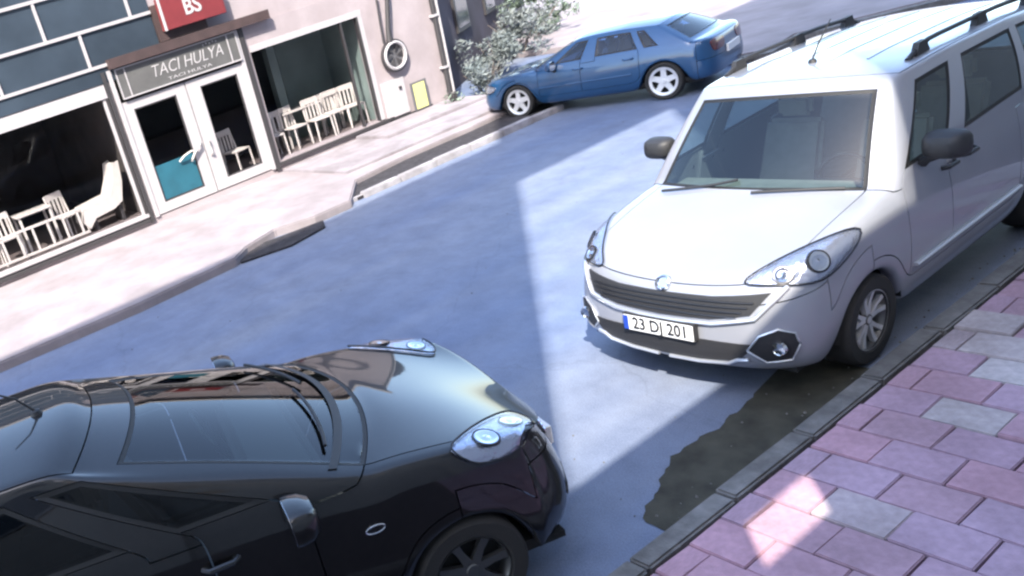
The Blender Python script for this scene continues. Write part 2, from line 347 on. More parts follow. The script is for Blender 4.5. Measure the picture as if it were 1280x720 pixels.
def build_shell(sp):
    S = Shell(); W = sp['W']/2; L = sp['L']
    # stations round the side: nose (5), side list, tail (5)
    nose = sp['nose']; tail = sp['tail']           # [(x, y)] centre -> corner ; corner -> centre
    side = []
    def arch(yw, rr):
        return [(yw-rr-.07, 0), (yw-rr, 1), (yw-rr*.72, 2), (yw, 3), (yw+rr*.72, 2), (yw+rr, 1), (yw+rr+.07, 0)]
    ar = sp['arch_r']
    for yy, t in arch(sp['yf'], ar): side.append((yy, t))
    for yy in sp['door_y']: side.append((yy, 0))
    for yy, t in arch(sp['yr'], ar): side.append((yy, t))
    for yy in sp.get('tail_side', []): side.append((yy, 0))
    st = [(x, yy, 0, 'n') for x, yy in nose] + [(None, yy, t, 's') for yy, t in side] + [(x, yy, 0, 't') for x, yy in tail]
    fr = [0, .22, .5, .78, 1.0]
    belt = []
    for x, yy, t, kd in st:
        zb = interp(sp['bottom'], yy)
        hw = interp(sp['width'], yy)*W
        z0 = zb
        if t == 1: z0 = sp['wz']+.02
        if t == 2: z0 = sp['wz']+ar*.70
        if t == 3: z0 = sp['wz']+ar
        z4 = interp(sp['belt'], yy)
        if kd == 'n': z4 = sp['nose_z'][nose.index((x, yy))]
        colv = []
        for k, f in enumerate(fr):
            z = z0+(z4-z0)*f
            ins = interp(sp['inset'], (z-.2)/(z4-.2))
            if kd == 's': p = (hw-ins, yy, z)
            else:
                c = Vector((x, yy)); nrm = Vector((x/W*1.0, -1.0 if kd == 'n' else 1.0)); nrm.normalize()
                ii = interp(sp['nose_inset'] if kd == 'n' else sp['tail_inset'], (z-.2)/(z4-.2))
                c = c-nrm*ii; p = (max(0, c.x) if x > 0 else 0, c.y, z)
            colv.append(S.vert(p))
        belt.append(colv)
    nN = len(nose); nS = len(side)
    # lip under (turn inward)
    lip = []
    for i, (x, yy, t, kd) in enumerate(st):
        p = S.v[belt[i][0]]
        q = Vector((max(0, p.x-.09) if (x is None or x > 0) else 0, p.y+(.06 if kd == 'n' else -.06 if kd == 't' else 0), p.z-(.01 if t == 0 else -.005)))
        lip.append(S.vert(q))
    def bname(i, k):
        y0 = .5*(st[i][1]+st[i+1][1])
        if i < nN or i < nN: 
            if i < nN: return 'front_bumper' if k < sp.get('bump_rows', 3) else 'fascia'
        if i < nN+3 and k < 2: return 'front_bumper'
        if i >= len(st)-len(tail)-1: return 'rear_bumper' if k < 2 else 'tailgate'
        for a, b, nm in sp['panels']:
            if a <= y0 < b and not (k < 1 and sp.get('sill', True)): return nm
        return 'body_side'
    for i in range(len(st)-1):
        S.quad(lip[i], lip[i+1], belt[i+1][0], belt[i][0], bname(i, 0))
        for k in range(4):
            S.quad(belt[i][k], belt[i+1][k], belt[i+1][k+1], belt[i][k+1], bname(i, k))
    top = [b[4] for b in belt]
    # cowl
    ci = nN+sp['cowl_i']            # station index of the cowl corner
    lat = sp['lat']                 # lateral fractions 0..1 (5 values)
    cw = S.v[top[ci]]
    cowl = []
    for a, f in enumerate(lat):
        if a == len(lat)-1: cowl.append(top[ci]); continue
        cowl.append(S.vert((cw.x*f, cw.y-sp['cowl_bow']*(1-f*f), cw.z+sp['cowl_rise']*(1-f*f))))
    # hood: lateral a (0..nN-1), longitudinal from nose to cowl
    prev = [top[a] for a in range(nN)]
    nb = ci-(nN-1)
    for b in range(1, nb+1):
        cur = []
        for a in range(nN):
            if b == nb: cur.append(cowl[a]); continue
            if a == nN-1: cur.append(top[nN-1+b]); continue
            e = S.v[top[nN-1+b]]; t = (e.y-S.v[top[nN-1]].y)/(cw.y-S.v[top[nN-1]].y)
            p0 = S.v[top[a]]; p1 = S.v[cowl[a]]
            yy = p0.y+(p1.y-p0.y)*t
            base = e.z; f = lat[a]
            ctr = p0.z+(p1.z-p0.z)*t + sp['hood_bulge']*math.sin(math.pi*min(1, t*.9+.05))
            z = base*f**3+ctr*(1-f**3)
            cur.append(S.vert((e.x*f*(1 if f < 1 else 1), yy, z)))
        for a in range(nN-1):
            S.quad(prev[a], prev[a+1], cur[a+1], cur[a], 'bonnet' if a < nN-2 or b > 99 else 'wing')
        prev = cur
    # greenhouse base loop
    ri = sp['rear_i'] if sp['rear_i'] >= 0 else len(st)-len(tail)+0     # station index of the rear base corner
    if sp['rear_i'] < 0: ri = len(st)-len(tail)
    base = list(cowl)+[top[i] for i in range(ci+1, ri+1)]
    if sp['rear_i'] < 0: base += [top[i] for i in range(ri+1, len(st))]
    else:
        rc = S.v[top[ri]]; deck = []
        for a, f in reversed(list(enumerate(lat[:-1]))):
            deck.append(S.vert((rc.x*f, rc.y+sp['deck_bow']*(1-f*f), rc.z+.02*(1-f*f))))
        base += deck
        drow = [top[ri]]+deck                    # corner -> centre
        prev = drow
        tl = [top[i] for i in range(len(st)-len(tail), len(st))]
        n2 = (len(st)-len(tail))-ri
        for b in range(1, n2+1):
            cur = []
            for a in range(len(drow)):
                if b == n2: cur.append(tl[a]); continue
                if a == 0: cur.append(top[ri+b]); continue
                e = S.v[top[ri+b]]; t = b/n2; p = S.v[drow[a]].lerp(S.v[tl[a]], t)
                cur.append(S.vert((p.x, p.y, p.z+.015)))
            for a in range(len(drow)-1): S.quad(prev[a], cur[a], cur[a+1], prev[a+1], 'boot_lid')
            prev = cur
    # roof loop
    nl = len(lat); nb_ = len(base)
    rf = sp['roof']                              # dict: half width, front y, rear y, z front/mid/rear, ylist
    ns = ri-ci                                   # side cells
    loop = []
    for q in range(nb_):
        B = S.v[base[q]]
        if q < nl:
            f = lat[q]; loop.append(Vector((rf['w']*f*rf.get('fw', .97), rf['yf']-rf['bow']*(1-f*f), rf['zf']+rf['crown']*(1-f*f))))
        elif q < nl+ns:
            t = rf['map'][q-nl]; yy = t
            loop.append(Vector((rf['w']*interp(rf['wt'], yy), yy, interp(rf['zt'], yy))))
        else:
            k = q-(nl+ns); f = list(reversed(lat))[k+1]
            loop.append(Vector((rf['w']*f*rf.get('rw', .95), rf['yr']+rf['rbow']*(1-f*f), rf['zr']+rf['crown']*(1-f*f))))
    ts = [0, .07, .5, .92, 1.0]
    prev = base
    rowsv = [base]
    for t in ts[1:]:
        cur = []
        for q in range(nb_):
            B = S.v[base[q]]; T = loop[q]; p = B.lerp(T, t)
            bl = rf.get('bulge', .03)*4*t*(1-t)
            if q < nl: p.y -= bl*.6; p.z += bl*.3
            elif q < nl+ns: p.x += bl
            else: p.y += bl
            if B.x == 0: p.x = 0
            cur.append(S.vert(p))
        rowsv.append(cur)
    for r0 in range(4):
        for q in range(nb_-1):
            mid = r0 in (1, 2)
            if q < nl-1: nm = 'windscreen' if (q < nl-2 and r0 >= 0 and r0 < 4 and (mid or r0 == 0)) else 'body_side'
            elif q < nl-1+ns:
                cell = q-(nl-1); wn = sp['win'].get(cell)
                nm = wn if (wn and mid) else (wn and r0 == 0 and sp['winframe'].get(wn)) or 'body_side'
            else:
                k = q-(nl-1+ns); nm = 'rear_window' if (k >= 1 and mid) else ('tailgate' if sp['rear_i'] < 0 else 'body_side')
            S.quad(rowsv[r0][q], rowsv[r0][q+1], rowsv[r0+1][q+1], rowsv[r0+1][q], nm)
    # roof fill: rows across from front lateral to rear lateral
    T = rowsv[-1]
    front = T[:nl]; rear = list(reversed(T[nl+ns:])) + [T[nl+ns-1]]
    prev = front
    for b in range(1, ns+1):
        cur = []
        e = S.v[T[nl-1+b]]
        for a in range(nl):
            if b == ns: cur.append(rear[a]); continue
            if a == nl-1: cur.append(T[nl-1+b]); continue
            f = lat[a]; t = (e.y-S.v[T[nl-1]].y)/(S.v[T[nl-1+ns]].y-S.v[T[nl-1]].y)
            y0 = S.v[front[a]].y; y1 = S.v[rear[a]].y
            cur.append(S.vert((e.x*f, y0+(y1-y0)*t, e.z+rf['crown']*1.25*(1-f*f))))
        for a in range(nl-1):
            S.quad(prev[a], prev[a+1], cur[a+1], cur[a], 'roof' if a < nl-2 else 'roof')
        prev = cur
    return S

def evaluate_shell(S, sub=2):
    """mirror, subdivide, return list of (side, name) panels and a BVH"""
    n = len(S.v); vs = [tuple(v) for v in S.v]; fs = list(S.f); nm = [(x, 0) for x in S.n]
    mp = {}
    for i in range(n):
        if abs(S.v[i].x) < 1e-6: mp[i] = i
        else: mp[i] = len(vs); vs.append((-S.v[i].x, S.v[i].y, S.v[i].z))
    for f, nn in zip(S.f, S.n):
        fs.append(tuple(mp[i] for i in reversed(f))); nm.append((nn, 1))
    central = ('bonnet', 'front_bumper', 'fascia', 'windscreen', 'rear_window', 'tailgate', 'roof', 'rear_bumper', 'boot_lid', 'body_side')
    keys = []
    idx = []
    for nn, sd in nm:
        k = (nn, 0 if nn in central else sd)
        if k not in keys: keys.append(k)
        idx.append(keys.index(k))
    me = bpy.data.meshes.new('tmp'); me.from_pydata(vs, [], fs)
    for k in keys: me.materials.append(None)
    me.polygons.foreach_set('material_index', idx)
    bm = bmesh.new(); bm.from_mesh(me); bmesh.ops.remove_doubles(bm, verts=bm.verts, dist=1e-5); bmesh.ops.recalc_face_normals(bm, faces=bm.faces)
    bm.to_mesh(me); bm.free()
    o = bpy.data.objects.new('tmp', me); col.objects.link(o); md = o.modifiers.new('s', 'SUBSURF'); md.levels = sub; md.render_levels = sub
    dg = bpy.context.evaluated_depsgraph_get(); ev = bpy.data.meshes.new_from_object(o.evaluated_get(dg))
    col.objects.unlink(o); bpy.data.objects.remove(o)
    V = [v.co.copy() for v in ev.vertices]; F = [tuple(p.vertices) for p in ev.polygons]; MI = [p.material_index for p in ev.polygons]
    NV = [v.normal.copy() for v in ev.vertices]
    bvh = BVHTree.FromPolygons(V, F)
    return V, F, MI, keys, bvh, NV

def panel_mesh(V, F, NV, name, m, gap=.004, lip=.02, glass=False):
    used = {}; vs = []; fs = []
    for f in F:
        g = []
        for i in f:
            if i not in used: used[i] = len(vs); vs.append(V[i])
            g.append(used[i])
        fs.append(g)
    me = bpy.data.meshes.new(name); me.from_pydata(vs, [], fs)
    bm = bmesh.new(); bm.from_mesh(me)
    bm.normal_update()
    lay = bm.verts.layers.float_vector.new('nn')
    inv = {a: b for b, a in used.items()}
    bm.verts.ensure_lookup_table()
    mats = [m]
    if glass:
        r = bmesh.ops.inset_region(bm, faces=bm.faces[:], thickness=.022, depth=-.0, use_boundary=True, use_even_offset=True)
        for f in r['faces']: f.material_index = 1
        inner = set(v for f in bm.faces if f.material_index == 0 for v in f.verts)
        for v in inner: v.co -= v.normal*.006
        mats.append(M['seal'])
    else:
        r = bmesh.ops.inset_region(bm, faces=bm.faces[:], thickness=gap, depth=0, use_boundary=True, use_even_offset=True)
        bmesh.ops.delete(bm, geom=r['faces'], context='FACES')
    be = [e for e in bm.edges if e.is_boundary and not all(abs(v.co.x) < 1e-4 for v in e.verts)]
    ext = bmesh.ops.extrude_edge_only(bm, edges=be)
    nv = [g for g in ext['geom'] if isinstance(g, bmesh.types.BMVert)]
    bm.normal_update()
    for v in nv:
        nrm = Vector((0, 0, 0))
        for e in v.link_edges:
            o_ = e.other_vert(v)
            if o_ not in nv: nrm = o_.normal
        v.co -= nrm*lip if nrm.length else Vector((0, 0, 0))
    for f in bm.faces: f.smooth = True
    loose = [v for v in bm.verts if not v.link_faces]
    bmesh.ops.delete(bm, geom=loose, context='VERTS')
    bm.to_mesh(me); bm.free()
    for x in mats: me.materials.append(x)
    me.set_sharp_from_angle(angle=R(50))
    return me

def patch(bvh, outline, centre, d, off, m, name, parent, rings=4, thick=.02, fallback=None):
    """conformal patch: a star-shaped outline (list of 3D points) cast along direction d onto the body, raised by off"""
    d = Vector(d).normalized(); n = len(outline); c = Vector(centre)
    pts = []
    last = None
    def cast(p):
        h = bvh.ray_cast(Vector(p)-d*1.5, d)
        if h[0] is None: return Vector(p)+d*0 
        return h[0]+h[1]*off*(1 if h[1].dot(d) < 0 else -1)
    vs = [cast(c)]
    for r_ in range(1, rings+1):
        for o in outline: vs.append(cast(c.lerp(Vector(o), r_/rings)))
    fs = [(0, 1+k, 1+(k+1) % n) for k in range(n)]
    for r_ in range(rings-1):
        b = 1+r_*n
        for k in range(n): fs.append((b+k, b+n+k, b+n+(k+1) % n, b+(k+1) % n))
    b = 1+(rings-1)*n; e = len(vs)
    for k in range(n): vs.append(vs[b+k]+d*thick)
    for k in range(n): fs.append((b+k, e+k, e+(k+1) % n, b+(k+1) % n))
    me = bpy.data.meshes.new(name); me.from_pydata([tuple(v) for v in vs], [], fs)
    bm = bmesh.new(); bm.from_mesh(me); bmesh.ops.recalc_face_normals(bm, faces=bm.faces)
    bm.normal_update()
    cf = [f for f in bm.faces][0]
    if cf.normal.dot(d) > 0: bmesh.ops.reverse_faces(bm, faces=bm.faces)
    for f in bm.faces: f.smooth = True
    bm.to_mesh(me); bm.free(); me.materials.append(m); me.set_sharp_from_angle(angle=R(40))
    o = bpy.data.objects.new(name, me); return link(o, parent)
def smooth_outline(pts, k=4):
    """Catmull-Rom closed outline"""
    P = [Vector(p) for p in pts]; out = []; n = len(P)
    for i in range(n):
        a, b, c, d = P[i-1], P[i], P[(i+1) % n], P[(i+2) % n]
        for j in range(k):
            t = j/k
            out.append(.5*((2*b)+(c-a)*t+(2*a-5*b+4*c-d)*t*t+(3*b-a-3*c+d)*t**3))
    return out

def wheel(parent, x, y, r, side, style, tyre_w=.2, rim_m=None, rk=.66):
    wr = bpy.data.objects.new('wheel', None); 
    mb = MB(); rr = r*rk; h = tyre_w/2
    tm = MB().lathe([(rr, -h*.9), (rr*1.06, -h), (r*.93, -h), (r*.985, -h*.82), (r, -h*.5), (r, h*.5), (r*.985, h*.82), (r*.93, h), (rr*1.06, h), (rr, h*.9), (rr*.97, 0)], 40, 'x', closed=True)
    wo = tm.build('wheel', M['rubber'], parent, smooth=True); wo.location = (x, y, r)
    rm = MB()
    rm.lathe([(rr*.98, h*.95*side), (rr, h*.8*side), (rr*.93, h*.6*side), (rr*.9, -h*.6*side), (rr, -h*.9*side)], 40, 'x')
    rm.lathe([(.001, h*.78*side), (rr*.16, h*.78*side), (rr*.22, h*.66*side), (rr*.22, h*.3*side)], 20, 'x')
    if style == 'y5': rm.build('rim_barrel', M['rim_dark'], wo, smooth=True); rm = MB(); rm.lathe([(.001, h*.8*side), (rr*.12, h*.8*side), (rr*.14, h*.7*side)], 16, 'x'); rm.lathe([(rr*.97, h*.93*side), (rr*1.0, h*.93*side), (rr*1.0, h*.85*side)], 40, 'x')
    def spoke(a0, a1, wd):
        ca, sa = math.cos(a0), math.sin(a0); cb, sb = math.cos(a1), math.sin(a1)
        p0 = Vector((0, ca*rr*.16, sa*rr*.16)); p1 = Vector((0, cb*rr*.95, sb*rr*.95)); dd = (p1-p0).normalized(); nn = Vector((0, -dd.z, dd.y))
        vs = []
        for p, wdt, hh in ((p0, wd*1.1, .72), (p0.lerp(p1, .55), wd*.8, .70), (p1, wd*1.0, .80)):
            for sgn, dep in ((-1, hh), (1, hh), (1, hh-.3), (-1, hh-.3)):
                q = p+nn*sgn*wdt/2; vs.append((h*dep*side, q.y, q.z))
        fs = []
        for j in range(2):
            for k in range(4): fs.append((j*4+k, j*4+(k+1) % 4, j*4+4+(k+1) % 4, j*4+4+k))
        rm.add(vs, fs)
    if style == 'y5':
        for k in range(5):
            a = 2*math.pi*k/5+.3
            spoke(a, a-.26, .032); spoke(a, a+.26, .032)
    elif style == 'five':
        for k in range(5): a = 2*math.pi*k/5+.3; spoke(a, a, .10)
    else:
        for k in range(7): a = 2*math.pi*k/7+.3; spoke(a, a, .05)
    if style == 'five': rm.lathe([(rr*.80, h*.84*side), (rr*.99, h*.95*side), (rr*.99, h*.8*side)], 40, 'x')
    rm.build('rim', rim_m or M['rim'], wo, smooth=True, bevel=0)
    MB().lathe([(.001, .1*h*side), (rr*.9, .1*h*side), (rr*.9, 0)], 24, 'x').build('brake_disc', M['under'], wo)
    return wo

def interior(parent, sp, cl='seat'):
    SM = M[sp.get('seat_m', 'seat')]; DM = M[sp.get('dash_m', 'dash')]
    W = sp['W']/2
    MB().box(-W+.14, W-.14, sp['dash_y'], sp['dash_y']+.42, .55, sp['dash_z']).build('dashboard', DM, parent, bevel=.06, seg=3)
    MB().box(-W+.12, W-.12, .35, sp['L']-.3, .24, .30).build('floor_pan', M['under'], parent)
    for yy in sp['seat_y']:
        for sx in (-1, 1):
            q_ = .80 if sp.get('low') else 1
            s = MB(); x = sx*.36
            s.box(x-.25, x+.25, yy-.28, yy+.25, .5, .66)
            s.add([(x-.24, yy+.22, .62), (x+.24, yy+.22, .62), (x+.22, yy+.42, 1.2), (x-.22, yy+.42, 1.2), (x-.24, yy+.34, .60), (x+.24, yy+.34, .60), (x+.22, yy+.50, 1.2), (x-.22, yy+.50, 1.2)],
                  [(0,1,2,3), (7,6,5,4), (0,4,5,1), (1,5,6,2), (2,6,7,3), (3,7,4,0)])
            s.box(x-.13, x+.13, yy+.42, yy+.50, 1.22, 1.38)
            s.v = [(a, b, c*q_) for a, b, c in s.v]; s.build('seat', SM, parent, bevel=.03)
    t = MB(); pts = []
    cx = .36*sp.get('drive', 1); cy = sp['dash_y']+.5; cz = sp['dash_z']-.05
    for k in range(21):
        a = 2*math.pi*k/20; pts.append((cx+.18*math.cos(a), cy+.07*math.sin(a), cz+.17*math.sin(a)))
    t.tube(pts, .014, 6, caps=False); t.tube([(cx-.17, cy, cz), (cx+.17, cy, cz)], .02, 6); t.build('steering_wheel', M['plastic_smooth'], parent, smooth=True)

def mirror(parent, x, y, z, side, m, sc=1):
    # rounded housing, open face backwards (+y)
    mb = MB(); n = 20; ringsd = [(-.085, .35), (-.07, .72), (-.03, .95), (.02, 1.02), (.045, 1.0)]
    vs = []; fs = []
    def pt(t, k):
        c, s = math.cos(t), math.sin(t); e = .6
        return (math.copysign(abs(c)**e, c)*.125*sc*k, math.copysign(abs(s)**e, s)*.088*sc*k)
    for yy, k in ringsd:
        for q in range(n):
            a, b = pt(2*math.pi*q/n, k); vs.append((x+a*1.0, y+yy*sc, z+b))
    for j in range(len(ringsd)-1):
        for q in range(n): fs.append((j*n+q, j*n+(q+1) % n, (j+1)*n+(q+1) % n, (j+1)*n+q))
    fs.append(tuple(range(n)))
    mb.add(vs, fs); ho = mb.build('door_mirror', m, parent, smooth=True)
    vs = [(x+pt(2*math.pi*q/n, .92)[0], y+.047*sc, z+pt(2*math.pi*q/n, .92)[1]) for q in range(n)]
    MB().add(vs+[(v[0], v[1]-.02, v[2]) for v in vs], [tuple(range(n)), tuple(range(2*n-1, n-1, -1))]+[(q, (q+1) % n, n+(q+1) % n, n+q) for q in range(n)]).build('mirror_glass', M['chrome'], ho)
    MB().tube([(x-side*.05, y-.01, z-.06*sc), (x-side*.10, y, z-.09*sc), (x-side*.13, y+.01, z-.12*sc)], [.035, .03, .035], 8).build('mirror_arm', M['plastic'], ho, smooth=True)
    return ho

def make_car(sp, name, label, cat, paint, group=None):
    root = empty(name, (0, 0, 0), 0, label, cat, group)
    S = build_shell(sp)
    V, F, MI, keys, bvh, NV = evaluate_shell(S)
    parts = {}
    for ki, (nn, sd) in enumerate(keys):
        fs = [f for f, mi in zip(F, MI) if mi == ki]
        if not fs: continue
        glass = 'window' in nn or nn == 'windscreen'
        m = (sp.get('side_glass') if 'side' in nn or 'quarter' in nn else None) or sp['glass'] if glass else (sp['mats'].get(nn) or paint)
        pn = {'body_side': 'body', 'fascia': 'front_panel'}.get(nn, nn)
        for tg in ('front_', 'rear_'):
            if pn.startswith(tg) and ('door' in pn or 'side_window' in pn): pn = pn[len(tg):]
        o = bpy.data.objects.new(pn, panel_mesh(V, F and fs, NV, pn, m, glass=glass)); link(o, root)
        parts.setdefault(nn, []).append(o)
    W = sp['W']/2
    MB().box(-W+.16, W-.16, .25, sp['L']-.25, .2, .24).build('underbody', M['under'], root)
    for yw in (sp['yf'], sp['yr']):
        for sx in (-1, 1):
            wheel(root, sx*(W-.125), yw, sp['wr'], sx, sp['wheel'], rim_m=sp.get('rim'), rk=sp.get('rim_k', .66))
            l_ = MB(); rr = sp['arch_r']+.015; vs = []; fs = []
            for k in range(15):
                a = math.pi*k/14-.0
                for xx in (W-.04, W-.36): vs.append((sx*xx, yw-rr*math.cos(a), sp['wz']+rr*math.sin(a)))
            for k in range(14): fs.append((2*k, 2*k+2, 2*k+3, 2*k+1))
            fs.append(tuple(2*k+1 for k in range(15)))
            l_.add(vs, fs).build('wheel_arch_liner', M['under'], root)
    interior(root, sp)
    return root, bvh, parts

def zcast(bvh, x, y):
    h = bvh.ray_cast(Vector((x, y, 5)), Vector((0, 0, -1))); return h[0].z if h[0] else 1
def xcast(bvh, y, z, side):
    h = bvh.ray_cast(Vector((side*4, y, z)), Vector((-side, 0, 0))); return h[0].x if h[0] else side*.8
def ycast(bvh, x, z):
    h = bvh.ray_cast(Vector((x, -3, z)), Vector((0, 1, 0))); return h[0].y if h[0] else 0

def handles(root, bvh, pts, m, ln=.19):
    for yy, zz in pts:
        for sx in (-1, 1):
            x = xcast(bvh, yy, zz, sx)
            MB().tube([(x, yy-ln/2, zz), (x+sx*.03, yy-ln/2+.03, zz), (x+sx*.033, yy+ln/2-.03, zz), (x, yy+ln/2, zz)], .015, 8).build('door_handle', m, root, smooth=True)

def headlamp(root, bvh, outl, centre, d, bulbs, m_back=None):
    """outl for +x side; mirrored"""
    for sx in (-1, 1):
        ol = [(sx*p[0], p[1], p[2]) for p in outl]; c = (sx*centre[0], centre[1], centre[2]); dd = (sx*d[0], d[1], d[2])
        so = smooth_outline(ol)
        h = patch(bvh, so, c, dd, .004, m_back or M['lamp_back'], 'headlight', root, rings=5)
        for (bx, by, bz, br) in bulbs:
            dv = Vector(dd).normalized(); hh = bvh.ray_cast(Vector((sx*bx, by, bz))-dv*1.5, dv)
            if not hh[0]: continue
            n = hh[1] if hh[1].dot(dv) < 0 else -hh[1]
            q = n.to_track_quat('Z', 'Y').to_matrix().to_4x4()
            mb = MB().lathe([(br, .003), (br*1.0, .012), (br*.86, .013), (br*.6, .005), (br*.3, .007), (.001, .014)], 24, 'z')
            me = mb.mesh('reflector', M['chrome'], smooth=True); me.transform(Matrix.Translation(hh[0]) @ q)
            link(bpy.data.objects.new('reflector', me), h)
            mb = MB().lathe([(br*1.02, .002), (br*1.04, .013), (br*1.16, .013), (br*1.22, .001)], 24, 'z')
            me = mb.mesh('bezel', M['lamp_black'], smooth=True); me.transform(Matrix.Translation(hh[0]) @ q); link(bpy.data.objects.new('bezel', me), h)
        ln = patch(bvh, so, c, dd, .016, M['lens'], 'lens', h, rings=5, thick=.03)
        rim_pts = [ln.data.vertices[1+4*len(so)+k].co.copy() for k in range(len(so))]
        MB().tube(rim_pts+[rim_pts[0]], .006, 6, caps=False).build('lamp_surround', M['lamp_black'], h, smooth=True)

# ---- silver-white van
SUBP = dict(lat=[0, .32, .62, .86, 1.0], inset=[(0, .05), (.25, .012), (.55, 0), (.85, .02), (1, .055)])
van = dict(SUBP, seat_m='pale_seat', dash_m='pale_dash', W=1.82, L=4.25, yf=.88, yr=3.36, wr=.305, wz=.305, arch_r=.365, wheel='y5',
    nose=[(0, .0), (.34, .015), (.60, .07), (.78, .17), (.865, .31)], nose_z=[.80, .81, .83, .86, .90],
    tail=[(.86, 4.12), (.80, 4.19), (.62, 4.23), (.34, 4.245), (0, 4.25)],
    door_y=[1.42, 1.95, 2.05, 2.62], tail_side=[],
    bottom=[(0, .24), (.4, .2), (1.3, .24), (3, .24), (4.2, .26)],
    width=[(0, .93), (.3, .955), (.7, .99), (1.2, 1), (3.4, 1), (4.2, .955)],
    belt=[(0, .84), (.3, .90), (.6, .97), (1.0, 1.04), (1.4, 1.06), (3, 1.10), (4.3, 1.12)],
    nose_inset=[(0, .06), (.25, .0), (.5, .01), (.75, .03), (1, .10)], tail_inset=[(0, .05), (.3, 0), (1, .03)],
    panels=[(0, 1.33, 'wing'), (1.33, 2.0, 'front_door'), (2.0, 2.93, 'rear_door')],
    cowl_i=5, cowl_bow=.20, cowl_rise=.05, hood_bulge=.025,
    rear_i=-1, glass=M['car_glass'], mats={}, dash_y=1.12, dash_z=1.02, seat_y=[1.95, 2.8],
    roof=dict(w=.70, yf=1.72, bow=.12, zf=1.67, crown=.035, yr=4.10, rbow=.04, zr=1.57, bulge=.035,
        map=[1.90, 2.02, 2.35, 2.43, 2.8, 3.1, 3.2, 3.28, 3.5, 3.72, 3.85, 4.0], wt=[(1.7, .97), (2.2, 1), (4.1, .97)], zt=[(1.7, 1.67), (2.2, 1.69), (3.2, 1.65), (4.1, 1.57)]),
    win={1: 'front_side_window', 2: 'front_side_window', 4: 'rear_side_window', 5: 'rear_side_window', 6:'rear_side_window', 8: 'quarter_window', 9: 'quarter_window', 10:'quarter_window'},
    winframe={'front_side_window': 'front_door', 'rear_side_window': 'rear_door'})

def place(root, X, Y, rz):
    root.location = (X, Y, 0); root.rotation_euler.z = rz

def fix_map(sp):
    """side cells from cowl corner to rear corner must match the roof map; report"""
    n = 7+len(sp['door_y'])+7+len(sp.get('tail_side', []))
    total = n
    ns = (5+n if sp['rear_i'] < 0 else sp['rear_i']) - (5+sp['cowl_i'])
    mp = sp['roof']['map']
    if len(mp) != ns:
        a, b = mp[0], mp[-1]; base_n = ns
        sp['roof']['map'] = [interp([(k/(len(mp)-1), v) for k, v in enumerate(mp)], j/(ns-1)) for j in range(ns)]
    return ns

fix_map(van)
vroot, vb, vparts = make_car(van, 'parked_van', 'silver white compact van with black roof rails parked nose forward at the near kerb', 'van', M['van_paint'])

